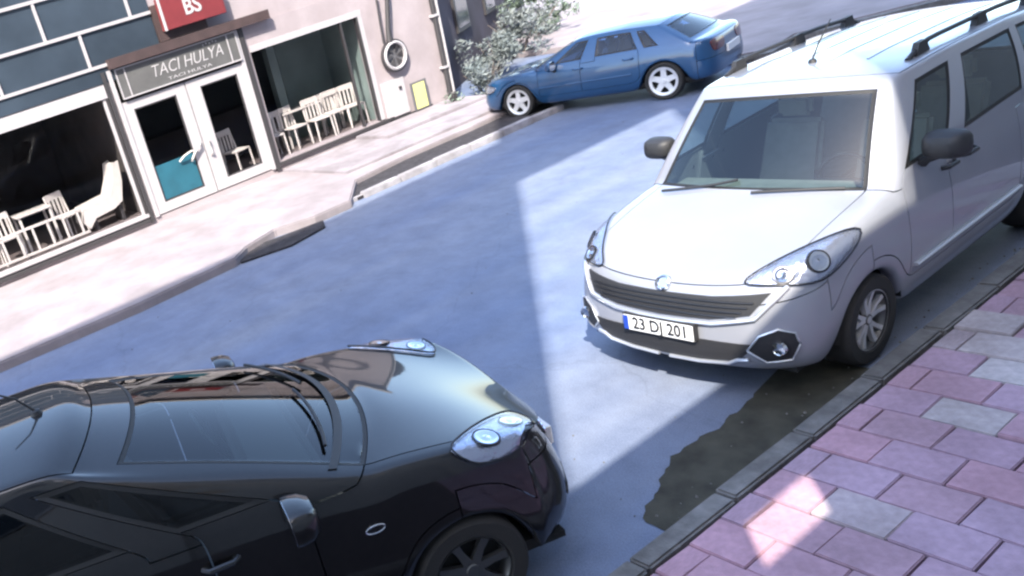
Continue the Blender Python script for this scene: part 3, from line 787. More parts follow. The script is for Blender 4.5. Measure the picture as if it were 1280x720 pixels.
def van_details(root, bvh):
    def fp_(pts, c, off, m, name, par, rings=4, th=.02, smo=True):
        ol = [(x, 0, z) for x, z in pts]
        return patch(bvh, smooth_outline(ol, 3) if smo else ol, (c[0], 0, c[1]), (0, 1, 0), off, m, name, par, rings, th)
    def dense(pts, n=4):
        out = []
        for i in range(len(pts)):
            a = Vector(pts[i]); b = Vector(pts[(i+1) % len(pts)])
            for k in range(n): out.append(tuple(a.lerp(b, k/n)))
        return out
    # grille (smile) : bright surround, dark mesh
    sur = dense([(-.70, .80), (-.60, .62), (-.34, .575), (0, .565), (.34, .575), (.60, .62), (.70, .80), (.62, .775), (.34, .755), (0, .75), (-.34, .755), (-.62, .775)])
    g = fp_(dense([(-.66, .765), (-.57, .635), (-.34, .595), (0, .585), (.34, .595), (.57, .635), (.66, .765), (.34, .735), (0, .73), (-.34, .735)], 3), (0, .66), .012, M['plastic'], 'grille', root, 6, .03, False)
    pts = []
    for x, z in [(-.735, .80), (-.70, .745), (-.60, .615), (-.36, .572), (0, .56), (.36, .572), (.60, .615), (.70, .745), (.735, .80)]:
        pts.append(Vector((x, ycast(bvh, x, z)-.012, z)))
    dp = []
    for i in range(len(pts)-1):
        for k in range(4): dp.append(pts[i].lerp(pts[i+1], k/4))
    dp = [Vector((p.x, ycast(bvh, p.x, p.z)-.012, p.z)) for p in dp]+[pts[-1]]
    MB().tube(dp, .017, 8).build('grille_surround', M['silver'], g, smooth=True)
    for k in range(4):
        z = .625+.03*k; hw_ = .50+.03*k; q = [Vector((x, ycast(bvh, x, z)-.018, z)) for x in [hw_*(-1+2*j/14) for j in range(15)]]
        MB().tube(q, .006, 6).build('grille_bar', M['plastic_smooth'], g, smooth=True)
    # lower intake
    lo = fp_(dense([(-.60, .44), (-.5, .325), (-.2, .29), (.2, .29), (.5, .325), (.60, .44), (.3, .45), (-.3, .45)], 3), (0, .37), .010, M['plastic'], 'lower_intake', root, 5, .03, False)
    for sx in (-1, 1):
        q = [(sx*.04, .275), (sx*.25, .28), (sx*.44, .295), (sx*.50, .33), (sx*.56, .335)]
        q = [Vector((x, ycast(bvh, x, z)-.02, z)) for x, z in q]
        MB().tube(q, .013, 8).build('silver_lip', M['silver'], lo, smooth=True)
        fpod = dense([(sx*.60, .40), (sx*.68, .50), (sx*.80, .545), (sx*.905, .51), (sx*.93, .43), (sx*.88, .33), (sx*.72, .315)], 3)
        f = patch(bvh, [(x, 0, z) for x, z in fpod], (sx*.77, 0, .43), (-sx*.62, 1, 0), .008, M['plastic'], 'fog_lamp_pod', root, 4, .03)
        rp = [f.data.vertices[1+3*len(fpod)+k].co.copy() for k in range(len(fpod))]
        MB().tube(rp+[rp[0]], .007, 6, caps=False).build('pod_trim', M['silver'], f, smooth=True)
        hh = ycast(bvh, sx*.72, .42)
        MB().lathe([(.001, -.012), (.03, -.014), (.042, -.02), (.046, 0)], 20, 'y', (sx*.72, hh-.012, .42)).build('fog_lamp', M['chrome'], f, smooth=True)
    # plate
    yp = min(ycast(bvh, x, z) for x in (-.2, 0, .2) for z in (.46, .55))-.02
    pl = MB().box(-.27, .27, yp-.012, yp+.03, .435, .565).build('number_plate', M['plastic'], root, bevel=.004)
    MB().box(-.26, .26, yp-.018, yp-.010, .445, .555).build('plate_face', M['plate'], pl)
    MB().box(-.259, -.222, yp-.021, yp-.016, .447, .553).build('plate_band', M['platebl'], pl)
    text('plate_lettering', '23 DJ 201', .125, M['ink'], pl, Matrix.Translation((.02, yp-.021, .5)) @ Matrix.Rotation(R(90), 4, 'X'), depth=.001, bold=.002, xs=.82)
    # bonnet badge
    zb = .775; hb = bvh.ray_cast(Vector((0, .10, 3)), Vector((0, 0, -1)))
    n = hb[1] if hb[1].z > 0 else -hb[1]
    me = MB().lathe([(.001, .010), (.03, .010), (.034, .004), (.046, .016), (.055, .012), (.058, 0)], 28, 'z').mesh('badge', M['chrome'], smooth=True)
    me.transform(Matrix.Translation(hb[0]) @ n.to_track_quat('Z', 'Y').to_matrix().to_4x4()); link(bpy.data.objects.new('badge', me), root)
    headlamp(root, bvh, [(.50, .20, .80), (.66, .30, .76), (.82, .42, .77), (.865, .66, .86), (.85, .80, .955), (.76, .62, .95), (.60, .36, .88)],
             (.74, .45, .85), (-.45, .75, -.5), [(.66, .32, .82, .05), (.78, .48, .86, .06)])
    # wipers
    for x0, x1 in ((-.62, -.05), (.1, .62)):
        pts = []
        for k in range(8):
            t = k/7; x = x0+(x1-x0)*t; yy = 1.02+.10*t-.10*(1-(x/.8)**2)*.9+.05
            pts.append((x, yy, zcast(bvh, x, yy)+.02))
        MB().tube(pts, .010, 6).build('wiper', M['plastic'], root, smooth=True)
    # roof rails
    for sx in (-1, 1):
        pts = []
        for k in range(15):
            t = k/14; yy = 1.95+1.95*t; x = sx*.615
            z = zcast(bvh, x, yy)+.062*min(1, min(t, 1-t)*9)
            pts.append((x, yy, z))
        rl = MB().tube(pts, .017, 8).build('roof_rail', M['plastic'], root, smooth=True)
        for yy in (2.12, 2.95, 3.72):
            z = zcast(bvh, sx*.615, yy)
            MB().add([(sx*.615-.022, yy-.09, z-.01), (sx*.615+.022, yy-.09, z-.01), (sx*.615+.022, yy+.09, z-.01), (sx*.615-.022, yy+.09, z-.01),
                      (sx*.615-.018, yy-.05, z+.08), (sx*.615+.018, yy-.05, z+.08), (sx*.615+.018, yy+.05, z+.08), (sx*.615-.018, yy+.05, z+.08)],
                     [(0,3,2,1),(4,5,6,7),(0,1,5,4),(1,2,6,5),(2,3,7,6),(3,0,4,7)]).build('rail_foot', M['plastic'], rl)
    # roof ribs and aerial
    for x in (-.36, -.12, .12, .36):
        pts = [(x, 2.0+k*.15, zcast(bvh, x, 2.0+k*.15)+.001) for k in range(13)]
        MB().tube(pts, .012, 6, flat=.5).build('roof_rib', M['van_paint'], root, smooth=True)
    za = zcast(bvh, 0, 2.0)
    ae = MB().lathe([(.001, .03), (.022, .022), (.03, 0)], 14, 'z', (0, 2.0, za)).tube([(0, 2.0, za+.02), (0, 2.10, za+.12), (0, 2.26, za+.24)], [.008, .006, .004], 6).build('aerial', M['plastic'], root, smooth=True)
    for sx in (-1, 1):
        mirror(root, sx*.99, 1.56, 1.24, sx, M['plastic'], 1.0)
        # side rubbing strip, sill trim
        pts = [(xcast(bvh, yy, .50, sx)+sx*.006, yy, .50) for yy in [1.36+.1*k for k in range(16)]]
        MB().tube(pts, .022, 8, flat=.6).build('side_moulding', M['silver'], root, smooth=True)
        x = xcast(bvh, .95, .74, sx)
    handles(root, bvh, [(1.88, 1.0), (2.15, 1.0)], M['plastic'], .17)
van_details(vroot, vb)
place(vroot, 0, 0, 0)
# local x -> world; the van faces -Y, its near side is at X = -2.57
for o in [vroot]: o.location = (-2.60-.91, 4.40, 0); o.rotation_euler.z = .015

# ---- black car
blk = dict(dict(SUBP, lat=[0, .33, .65, .91, 1.0]), side_glass=M['dark_glass'], W=1.80, L=4.2, yf=.83, yr=3.42, wr=.31, wz=.31, arch_r=.36, wheel='seven', rim=M['rim_dark'],
    nose=[(0, .0), (.34, .02), (.58, .09), (.74, .20), (.83, .36)], nose_z=[.76, .78, .81, .86, .91],
    tail=[(.84, 4.05), (.76, 4.13), (.58, 4.17), (.32, 4.19), (0, 4.2)],
    door_y=[1.50, 2.15, 2.25, 2.75], tail_side=[],
    bottom=[(0, .24), (.4, .2), (1.3, .2), (3, .2), (4.2, .26)],
    width=[(0, .88), (.36, .93), (.8, .985), (1.3, 1), (3.2, 1), (4.2, .93)],
    belt=[(0, .86), (.36, .91), (.7, .985), (1.1, 1.05), (1.5, 1.06), (3, 1.10), (4.2, 1.14)],
    nose_inset=[(0, .07), (.25, .0), (.5, .015), (.75, .05), (1, .15)], tail_inset=[(0, .05), (.3, 0), (1, .06)],
    panels=[(0, 1.40, 'wing'), (1.40, 2.2, 'front_door'), (2.2, 3.05, 'rear_door')],
    cowl_i=6, cowl_bow=.26, cowl_rise=.03, hood_bulge=.045,
    rear_i=-1, glass=M['car_glass'], mats={}, dash_y=1.35, dash_z=1.02, seat_y=[2.05, 2.95],
    roof=dict(w=.63, yf=2.54, bow=.14, zf=1.50, crown=.05, yr=3.85, rbow=.05, zr=1.50, bulge=.04,
        map=[2.62, 2.86, 2.94, 3.06, 3.14, 3.22, 3.30, 3.40, 3.50, 3.60, 3.70, 3.80], wt=[(2.0, .96), (2.6, 1), (3.9, .95)], zt=[(2.1, 1.50), (2.6, 1.56), (3.2, 1.56), (3.9, 1.50)]),
    win={1: 'front_side_window', 3: 'rear_side_window', 4: 'rear_side_window', 5: 'rear_side_window'},
    winframe={'front_side_window': 'front_door', 'rear_side_window': 'rear_door'})
fix_map(blk)
broot, bb, bparts = make_car(blk, 'parked_car', 'glossy black hatchback with reflective bonnet in the near left corner', 'car', M['black_paint'])
def black_details(root, bvh):
    headlamp(root, bvh, [(.48, .34, .84), (.60, .36, .77), (.76, .50, .78), (.82, .70, .86), (.79, .80, .97), (.68, .66, .97), (.55, .46, .92)],
             (.68, .54, .88), (-.35, .5, -.8), [(.60, .42, .85, .055), (.735, .62, .90, .06)])
    g = patch(bvh, smooth_outline([(-.42, 0, .70), (-.36, 0, .60), (0, 0, .57), (.36, 0, .60), (.42, 0, .70), (0, 0, .715)], 3), (0, 0, .64), (0, 1, 0), .01, M['plastic'], 'grille', root, 5, .03)
    for k in range(3):
        z = .615+.03*k; q = [Vector((x, ycast(bvh, x, z)-.018, z)) for x in [.36*(-1+2*j/14) for j in range(15)]]
        MB().tube(q, .007, 6).build('grille_bar', M['chrome'], g, smooth=True)
    patch(bvh, smooth_outline([(-.60, 0, .42), (-.5, 0, .30), (0, 0, .27), (.5, 0, .30), (.60, 0, .42), (0, 0, .45)], 3), (0, 0, .36), (0, 1, 0), .01, M['plastic'], 'lower_intake', root, 5, .03)
    yp = ycast(bvh, 0, .5)-.03
    pl = MB().box(-.27, .27, yp-.012, yp+.03, .445, .565).build('number_plate', M['plate'], root, bevel=.004)
    for x0, x1, y0 in ((-.60, .02, 1.33), (.12, .66, 1.36)):
        pts = []
        for k in range(9):
            t = k/8; x = x0+(x1-x0)*t; yy = y0-.20*(1-(x/.8)**2)+.10*t+.10
            pts.append((x, yy, zcast(bvh, x, yy)+.022))
        w1 = MB().tube(pts, .010, 6).build('wiper', M['plastic'], root, smooth=True)
    # cowl panel under the wipers
    vs = []; n = 18
    for k in range(n+1):
        x = -.76+1.52*k/n; yb = 1.40-.24*(1-(x/.82)**2)
        for dy in (-.022, .0, .022):
            yy = yb+dy; vs.append((x, yy, zcast(bvh, x, yy)+.008))
    fs = [(k*3+j, (k+1)*3+j, (k+1)*3+j+1, k*3+j+1) for k in range(n) for j in range(2)]
    MB().add(vs, fs).build('cowl_panel', M['plastic'], root, smooth=True)
    za = zcast(bvh, 0, 2.68)
    MB().lathe([(.001, .03), (.025, .022), (.034, 0)], 14, 'z', (0, 2.68, za)).tube([(0, 2.68, za+.02), (0, 2.75, za+.12), (0, 2.86, za+.2)], [.008, .006, .005], 6).build('aerial', M['plastic'], root, smooth=True)
    for sx in (-1, 1):
        mirror(root, sx*.99, 1.62, 1.08, sx, M['black_paint'], 1.05)
        x = xcast(bvh, 1.27, .80, sx)
        MB().lathe([(.001, 0.012*sx), (.02, .010*sx), (.026, 0)], 20, 'x', (0, 0, 0)).build('side_repeater', M['lens'], root, smooth=True).matrix_local = Matrix.Translation((x, 1.27, .80)) @ Matrix.Diagonal((1, 1.9, 1, 1))
        o = MB().tube([(x+sx*.004, 1.27+.05*math.cos(2*math.pi*k/20), .80+.022*math.sin(2*math.pi*k/20)) for k in range(21)], .0045, 6, caps=False).build('repeater_rim', M['chrome'], root, smooth=True)
    handles(root, bvh, [(2.02, .93), (2.85, .96)], M['black_paint'], .18)
black_details(broot, bb)
# faces +Y : rotate by pi; near front corner computed from the fit
a = .30
broot.rotation_euler.z = math.pi - a
# local front centre (0,0) -> world: front near corner at X=-2.59, Y=2.79, car turned towards the kerb
fc = Vector((-2.59, 2.79)) + Vector((-math.cos(a), math.sin(a)))*.90
broot.location = (fc.x, fc.y, 0)
for ch in [broot]: pass

# ---- blue saloon
blu = dict(SUBP, W=1.74, L=4.30, yf=.90, yr=3.50, wr=.305, wz=.305, arch_r=.355, wheel='five', rim=M['rim'], rim_k=.76,
    nose=[(0, .0), (.34, .02), (.58, .08), (.74, .18), (.81, .34)], nose_z=[.64, .65, .67, .69, .72],
    tail=[(.80, 4.14), (.74, 4.22), (.58, 4.275), (.32, 4.295), (0, 4.30)],
    door_y=[1.55, 2.25, 2.35, 2.85], tail_side=[4.02],
    bottom=[(0, .22), (.4, .18), (1.3, .2), (3, .2), (4.5, .26)],
    width=[(0, .9), (.34, .94), (.8, .99), (1.3, 1), (3.3, 1), (4.5, .93)],
    belt=[(0, .68), (.34, .71), (.7, .76), (1.1, .80), (1.5, .82), (3, .835), (4.0, .84), (4.5, .82)],
    nose_inset=[(0, .05), (.25, .0), (.5, .01), (.75, .03), (1, .08)], tail_inset=[(0, .05), (.3, 0), (1, .06)],
    panels=[(0, 1.40, 'wing'), (1.40, 2.3, 'front_door'), (2.3, 3.15, 'rear_door')],
    cowl_i=6, cowl_bow=.2, cowl_rise=.02, hood_bulge=.03,
    rear_i=5+7+4+6, deck_bow=.10, glass=M['blue_glass'], mats={'front_bumper': None}, dash_y=1.4, dash_z=.80, seat_y=[2.05, 2.9], low=True,
    roof=dict(w=.58, yf=2.05, bow=.08, zf=1.17, crown=.035, yr=3.42, rbow=.06, zr=1.15, bulge=.03,
        map=[2.1, 2.3, 2.38, 2.75, 2.85, 2.95, 3.05, 3.15, 3.25, 3.33, 3.4], wt=[(2.0, .96), (2.6, 1), (3.3, .95)], zt=[(2.1, 1.18), (2.6, 1.205), (3.4, 1.15)]),
    win={1: 'front_side_window', 3: 'rear_side_window', 4: 'rear_side_window', 5: 'rear_side_window', 7: 'quarter_window'},
    winframe={'front_side_window': 'front_door', 'rear_side_window': 'rear_door'})
fix_map(blu)
lroot, lb, lparts = make_car(blu, 'stopped_car', 'blue saloon car standing across the far side of the road by the shop corner', 'car', M['blue_paint'])
def blue_details(root, bvh):
    headlamp(root, bvh, [(.40, .1, .58), (.62, .2, .52), (.79, .36, .53), (.80, .46, .63), (.70, .28, .66), (.45, .12, .64)], (.64, .25, .60), (-.35, 1, -.2), [(.58, .2, .64, .05)])
    patch(bvh, smooth_outline([(-.34, 0, .64), (-.3, 0, .54), (.3, 0, .54), (.34, 0, .64)], 4), (0, 0, .59), (0, 1, 0), .01, M['plastic'], 'grille', root, 4, .03)
    patch(bvh, smooth_outline([(-.5, 0, .40), (-.45, 0, .27), (.45, 0, .27), (.5, 0, .40)], 4), (0, 0, .33), (0, 1, 0), .01, M['plastic'], 'lower_intake', root, 4, .03)
    for sx in (-1, 1):
        patch(bvh, smooth_outline([(sx*.45, 5, .78), (sx*.45, 5, .64), (sx*.76, 5, .62), (sx*.82, 5, .70), (sx*.80, 5, .79)], 3), (sx*.64, 5, .71), (-sx*.2, -1, 0), .01, M['red_lens'], 'tail_light', root, 4, .03)
        mirror(root, sx*.95, 1.68, .86, sx, M['blue_paint'], .9)
        pts = [(xcast(bvh, yy, .50, sx)+sx*.004, yy, .50) for yy in [1.34+.12*k for k in range(15)]]
        MB().tube(pts, .018, 6, flat=.6).build('side_moulding', M['blue_paint'], root, smooth=True)
    handles(root, bvh, [(2.12, .73), (2.98, .75)], M['blue_paint'], .17)
    
    MB().box(-.26, .26, 4.28, 4.315, .52, .63).build('number_plate', M['plate'], root)
blue_details(lroot, lb)
# travel direction in world: (-cos, sin) of bh
bh = -.261
dirv = Vector((-math.cos(bh), math.sin(bh)))           # direction of the nose
near_w = Vector((-11.53, 11.47))                       # near side front wheel (outer face)
nrm = Vector((dirv.y, -dirv.x)); nrm = nrm if nrm.y > 0 else -nrm
ctr_front = near_w + nrm*(.85) + dirv*.90
ang = math.atan2(dirv.y, dirv.x)+math.pi/2             # local -y -> dirv
lroot.location = (ctr_front.x, ctr_front.y, 0); lroot.rotation_euler.z = ang

# ------------------------------------------------------------------ shop building across the street
FX = -14.675
sb = empty('shop_building', (FX, 7.5, 0), 0, 'pinkish white shopfront building with dark display windows across the street', 'building')
def wb(name, m, x0, x1, y0, y1, z0, z1, parent=None, bevel=0):
    """box given in world X, Y, parented to the shop (at FX, 7.5)"""
    o = MB().box(x0-FX, x1-FX, y0-7.5, y1-7.5, z0, z1).build(name, m, parent or sb, bevel=bevel); return o
B = FX-.30                                              # back of the front wall
# walls round the openings
for (y0, y1, z0, z1) in [(-14, 5.02, 0, .30), (-14, -9, .30, 3.0), (-4.2, -3.9, .30, 2.75), (-14, 5.02, 2.78, 3.02),
                         (5.02, 5.14, 0, 3.0), (5.14, 7.86, 0, .24), (7.86, 8.06, 0, 3.0), (8.06, 10.78, 0, .34), (8.06, 10.78, 2.62, 3.0), (10.78, 12.72, 0, 3.0)]:
    wb('wall', M['wall_white'], B, FX, y0, y1, z0, z1)
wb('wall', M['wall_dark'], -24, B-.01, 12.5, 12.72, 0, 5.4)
wb('wall', M['wall_white'], -24, B-.01, -14, -13.8, 0, 5.4)
wb('floor', M['floor_in'], -22, B, -13.8, 12.5, .0, .335)
wb('back_wall', M['interior'], -20, -19.8, -13.8, 12.5, .335, 3.0)
wb('ceiling', M['interior'], -22, B-.002, -13.8, 12.5, 2.98, 3.1)
wb('partition', M['interior'], -19.8, B-.01, 5.05, 5.12, .335, 2.98)
wb('partition', M['interior_green'], -17.5, B-.01, 10.80, 10.88, .335, 2.98)
wb('partition', M['interior_green'], -16.4, -16.3, 9.55, 10.8, .335, 2.98)
wb('pillar', M['interior_green'], -16.0, -15.8, 9.05, 9.25, .335, 2.98)
wb('counter', M['interior'], -17.6, -17.0, 6.0, 9.0, .335, 1.35)
wb('upper_wall', M['wall_white'], -24, FX+.001, 6.3, 12.72, 3.75, 5.4)
wb('upper_wall', M['wall_white'], -24, FX+.001, -14, 6.3, 5.2, 5.4)
wb('upper_wall', M['wall_white'], -24, FX-.05, 7.3, 12.72, 3.0, 3.75)
wb('roof', M['wall_cream'], -24.2, FX+.3, -14.2, 12.9, 5.4, 5.6)
# left display window
for (ya, yb_) in ((-9, -4.2), (-3.9, 5.02)):
    fr = wb('display_window', M['frame_white'], FX-.09, FX+.03, ya, yb_, 2.55, 2.78)
    wb('sill', M['frame_white'], FX-.12, FX+.05, ya, yb_, .30, .36, fr)
    wb('sill_rail', M['frame_dark'], FX-.02, FX+.055, ya, yb_, .20, .27, fr)
    wb('jamb', M['frame_dark'], FX-.1, FX+.02, yb_-.05, yb_+.0, .36, 2.55, fr)
    wb('mullion', M['frame_white'], FX-.06, FX+.005, yb_-.10, yb_-.05, .36, 2.55, fr)
    wb('pane', M['shop_glass'], FX-.05, FX-.035, ya, yb_-.1, .36, 2.55, fr)
# dark joint posts by the door
dp1 = wb('door_post', M['frame_dark'], FX-.08, FX+.045, 5.03, 5.10, .18, 2.98); wb('door_post', M['frame_white'], FX-.08, FX+.04, 5.14, 5.22, .24, 2.98)
wb('door_post', M['frame_dark'], FX-.08, FX+.045, 7.90, 8.0, .18, 3.0); wb('door_post', M['frame_white'], FX-.08, FX+.05, 7.80, 7.88, .24, 2.98)
# glazed upper balcony strip
gl = wb('glazed_balcony', M['blue_panel'], FX-.2, FX+.02, -13.9, 6.3, 3.04, 5.2)
for z in (3.06, 3.68, 4.35, 5.0): wb('frame_bar', M['frame_white'], FX+.0, FX+.06, -13.9, 6.3, z, z+.055, gl)
k = 0; yy = -13.2
while yy < 6.3:
    wb('frame_post', M['frame_white'], FX+.0, FX+.055, yy+.25, yy+.30, 3.115, 3.68, gl); wb('frame_post', M['frame_white'], FX, FX+.055, yy-.35, yy-.30, 3.735, 4.35, gl)
    yy += 1.62
wb('soffit_board', M['blue_panel'], FX-.1, FX+.03, -13.9, 5.3, 2.80, 3.04)
# brown fascia over the door and red sign
wb('fascia', M['brown'], FX-.05, FX+.16, 5.2, 8.6, 2.99, 3.16)
wb('fascia', M['brown'], FX-.05, FX+.10, 6.31, 7.3, 3.17, 3.8)
rs = MB().box(-.02, .10, -.55, .75, -.28, .28).build('red_sign', M['red'], None, bevel=.01); rs.location = (FX+.12, 6.95, 3.60)
tag(rs, 'red box sign with pale letters above the shop door, cut by the top edge', 'sign')
text('lettering', 'BS', .36, M['sign_ink'], rs, Matrix.Translation((.102, .1, 0)) @ Matrix.Rotation(R(90), 4, 'Z') @ Matrix.Rotation(R(90), 4, 'X'), depth=.006, bold=.008)
MB().box(.09, .104, -.55, -.50, -.28, .28).build('sign_edge', M['sign_ink'], rs)
# name board over the doors
sg = MB().box(0, .06, -1.27, 1.27, -.27, .27).build('shop_sign', M['sign_grey'], None, bevel=.005); sg.location = (FX+.01, 6.55, 2.70)
tag(sg, 'grey shop name board with white slanted lettering over the double doors', 'sign')
RT = Matrix.Rotation(R(90), 4, 'Z') @ Matrix.Rotation(R(90), 4, 'X')
text('lettering', 'TACI HULYA', .30, M['sign_ink'], sg, Matrix.Translation((.064, .15, .02)) @ RT, shear=.25, depth=.004, bold=-.003, xs=.9)
text('small_lettering', 'TACI HULYA', .075, M['sign_ink'], sg, Matrix.Translation((.064, .15, -.17)) @ RT, depth=.002, xs=2.2)
for k in range(5): MB().lathe([(.001, .01), (.016, 0)], 8, 'x', (.062, .55+.07*k, .20+.015*(k % 2))).build('crown_dot', M['sign_ink'], sg)
for z0, z1 in ((-.27, -.245), (.245, .27)): MB().box(.058, .075, -1.27, 1.27, z0, z1).build('sign_border', M['frame_white'], sg)
for y0 in (-1.27, -1.10, 1.05, 1.245): MB().box(.058, .072, y0, y0+.022, -.245, .245).build('sign_border', M['frame_white'], sg)
# doors: left leaf, mullion, right fixed leaf
def leaf(y0, y1, g0, g1, film):
    d = wb('door', M['frame_white'], FX-.06, FX+.02, y0, y1, 2.22, 2.38)
    wb('door_frame', M['frame_white'], FX-.06, FX+.02, y0, g0, .26, 2.22, d); wb('door_frame', M['frame_white'], FX-.06, FX+.02, g1, y1, .26, 2.22, d)
    wb('door_frame', M['frame_white'], FX-.06, FX+.021, g0, g1, .26, .44, d)
    wb('pane', M['shop_glass'], FX-.03, FX-.018, g0, g1, .44, 2.22, d)
    for a_, b_ in ((g0, g0+.025), (g1-.025, g1)): wb('gasket', M['frame_dark'], FX-.03, FX+.012, a_, b_, .44, 2.22, d)
    wb('gasket', M['frame_dark'], FX-.03, FX+.012, g0+.025, g1-.025, 2.195, 2.22, d); wb('gasket', M['frame_dark'], FX-.03, FX+.012, g0+.025, g1-.025, .44, .465, d)
    if film: wb('door_film', M['teal'], FX-.017, FX-.010, g0+.03, g1-.03, .47, 1.12, d)
    return d
dl = leaf(5.22, 6.52, 5.42, 6.30, True); dr = leaf(6.54, 7.80, 6.82, 7.64, False)
MB().tube([(.03, 6.20-7.5, .98), (.08, 6.20-7.5, 1.02), (.09, 6.28-7.5, 1.12), (.09, 6.42-7.5, 1.22), (.03, 6.46-7.5, 1.26)], .022, 8).build('door_handle', M['white_plastic'], dl, smooth=True)
MB().tube([(.03, 5.95-7.5, 1.05), (.09, 6.05-7.5, 1.13), (.09, 6.22-7.5, 1.17), (.03, 6.36-7.5, 1.12)], .018, 8).build('door_handle', M['white_plastic'], dl, smooth=True)
MB().tube([(.03, 6.62-7.5, .95), (.09, 6.62-7.5, 1.0), (.09, 6.62-7.5, 1.25), (.03, 6.62-7.5, 1.3)], .02, 8).build('door_handle', M['white_plastic'], dr, smooth=True)
# right display window
rw = wb('display_window', M['frame_white'], FX-.08, FX+.02, 8.06, 10.78, 2.50, 2.62)
wb('sill', M['frame_dark'], FX-.1, FX+.05, 8.0, 11.0, .26, .32, rw); wb('jamb', M['frame_white'], FX-.08, FX+.015, 10.68, 10.78, .34, 2.50, rw)
wb('jamb', M['frame_dark'], FX-.08, FX+.012, 10.64, 10.68, .34, 2.50, rw); wb('mullion', M['frame_dark'], FX-.07, FX+.005, 10.22, 10.26, .34, 2.50, rw)
wb('pane', M['shop_glass'], FX-.045, FX-.03, 8.06, 10.22, .34, 2.5, rw); wb('pane', M['shop_glass'], FX-.045, FX-.03, 10.26, 10.64, .34, 2.5, rw)
wb('plinth_line', M['frame_dark'], FX-.002, FX+.03, 10.9, 12.1, .20, .26)
# lightly projecting panel below the fan
wb('wall_panel', M['frame_white'], FX, FX+.05, 10.86, 11.45, .30, 1.05)
# down pipe
pp = empty('drain_pipe', (FX+.1, 12.58, 0), 0, 'dark drainpipe with pale edge running down the shop corner', 'pipe')
MB().tube([(0, 0, .12), (0, 0, 3.6), (0, 0, 5.4)], .055, 10).build('pipe', M['frame_dark'], pp, smooth=True)
MB().tube([(0.02, .10, .12), (0.02, .10, 5.4)], .028, 8).build('conduit', M['frame_white'], pp, smooth=True)
for z in (.9, 2.0, 3.2): MB().box(-.09, .06, -.075, .075, z, z+.05).build('pipe_clamp', M['frame_white'], pp)
# round extractor fan
fan = empty('extractor_fan', (FX+.02, 11.33, 1.52), 0, 'round dark extractor fan with pale ring on the wall right of the display window', 'fan')
MB().lathe([(.30, 0), (.30, .12), (.265, .14), (.24, .12), (.24, .05)], 32, 'x').build('ring', M['frame_white'], fan, smooth=True)
MB().lathe([(.001, .05), (.24, .05)], 32, 'x').build('back_plate', M['vent'], fan)
MB().lathe([(.30, .03), (.335, .03), (.335, .10), (.30, .10)], 32, 'x', closed=True).build('outer_band', M['frame_dark'], fan, smooth=True)
for k in range(6):
    a_ = k*math.pi/3; MB().add([(.07, .04*math.cos(a_), .04*math.sin(a_)), (.07, .22*math.cos(a_-.3), .22*math.sin(a_-.3)), (.10, .22*math.cos(a_+.3), .22*math.sin(a_+.3))], [(0, 1, 2)]).build('blade', M['frame_dark'], fan)
MB().tube([(.07, -.05, .30), (.07, -.02, .55), (.07, .12, 1.1), (.07, .2, 1.6)], [.07, .05, .05, .05], 10).build('duct', M['frame_dark'], fan, smooth=True)
MB().tube([(.09, -.22, .30), (.09, -.20, .7), (.09, -.15, 1.3)], .02, 8).build('cable', M['frame_dark'], fan, smooth=True)
# yellow board leaning on the wall
yb2 = empty('notice_board', (FX+.09, 11.76, .235), 0, 'small yellowish green board in a grey frame against the white wall near the shop corner', 'board')
MB().box(0, .03, -.22, .22, .02, .62).build('frame', M['vent'], yb2, bevel=.004); MB().box(.028, .036, -.17, .15, .05, .58).build('face', M['yellow'], yb2)
wb('wall_knob', M['frame_dark'], FX+.05, FX+.08, 11.28, 11.34, .82, .88)

# white chairs
def make_chair():
    r = empty('chair', (0, 0, 0), 0, 'x', 'chair')
    MB().box(-.21, .21, -.21, .21, .42, .455).build('seat', M['white_plastic'], r, bevel=.012)
    for sx in (-1, 1):
        for sy in (-1, 1):
            h = .86 if sy > 0 else .42
            MB().tube([(sx*.20, sy*.21, 0), (sx*.19, sy*.19, .42)]+([(sx*.19, sy*.26, .86)] if sy > 0 else []), .020, 6).build('leg', M['white_plastic'], r, smooth=True)
    b = MB().box(-.20, .20, .235, .262, .76, .88).build('backrest', M['white_plastic'], r, bevel=.01)
    for k in range(4): MB().box(-.155+.09*k, -.115+.09*k, .215, .235, .46, .77).build('slat', M['white_plastic'], b)
    return r
ch0 = make_chair()
spots = [(-15.2, 8.30, 1.7, 'white slatted chair at the left end of the row behind the right display window'),
         (-15.3, 8.95, 1.4, 'white slatted chair second from the left behind the right display window'),
         (-15.2, 9.50, 1.65, 'white slatted chair in the middle of the row behind the right display window'),
         (-15.3, 10.0, 1.5, 'white slatted chair by the mullion behind the right display window'),
         (-15.25, 10.45, 1.8, 'white slatted chair at the right end of the row behind the right display window'),
         (-15.2, 7.42, 1.3, 'white slatted chair seen through the right hand door glass'),
         (-15.3, 2.55, 1.6, 'white slatted chair inside the large left display window, left of the white table'),
         (-15.35, 3.75, 1.2, 'white slatted chair inside the large left display window, right of the white table'),
         (-15.7, 8.62, -1.2, 'white slatted chair in the back row facing the street, left of the white table'),
         (-15.75, 10.1, -1.5, 'white slatted chair in the back row facing the street, right of the white table')]
for i, (x, y, a_, lb_) in enumerate(spots):
    o = ch0 if i == 0 else copy_tree(ch0)
    o.location = (x, y, .335); o.rotation_euler.z = -a_+math.pi; o['label'] = lb_; o['group'] = 'white chairs behind the shop windows'
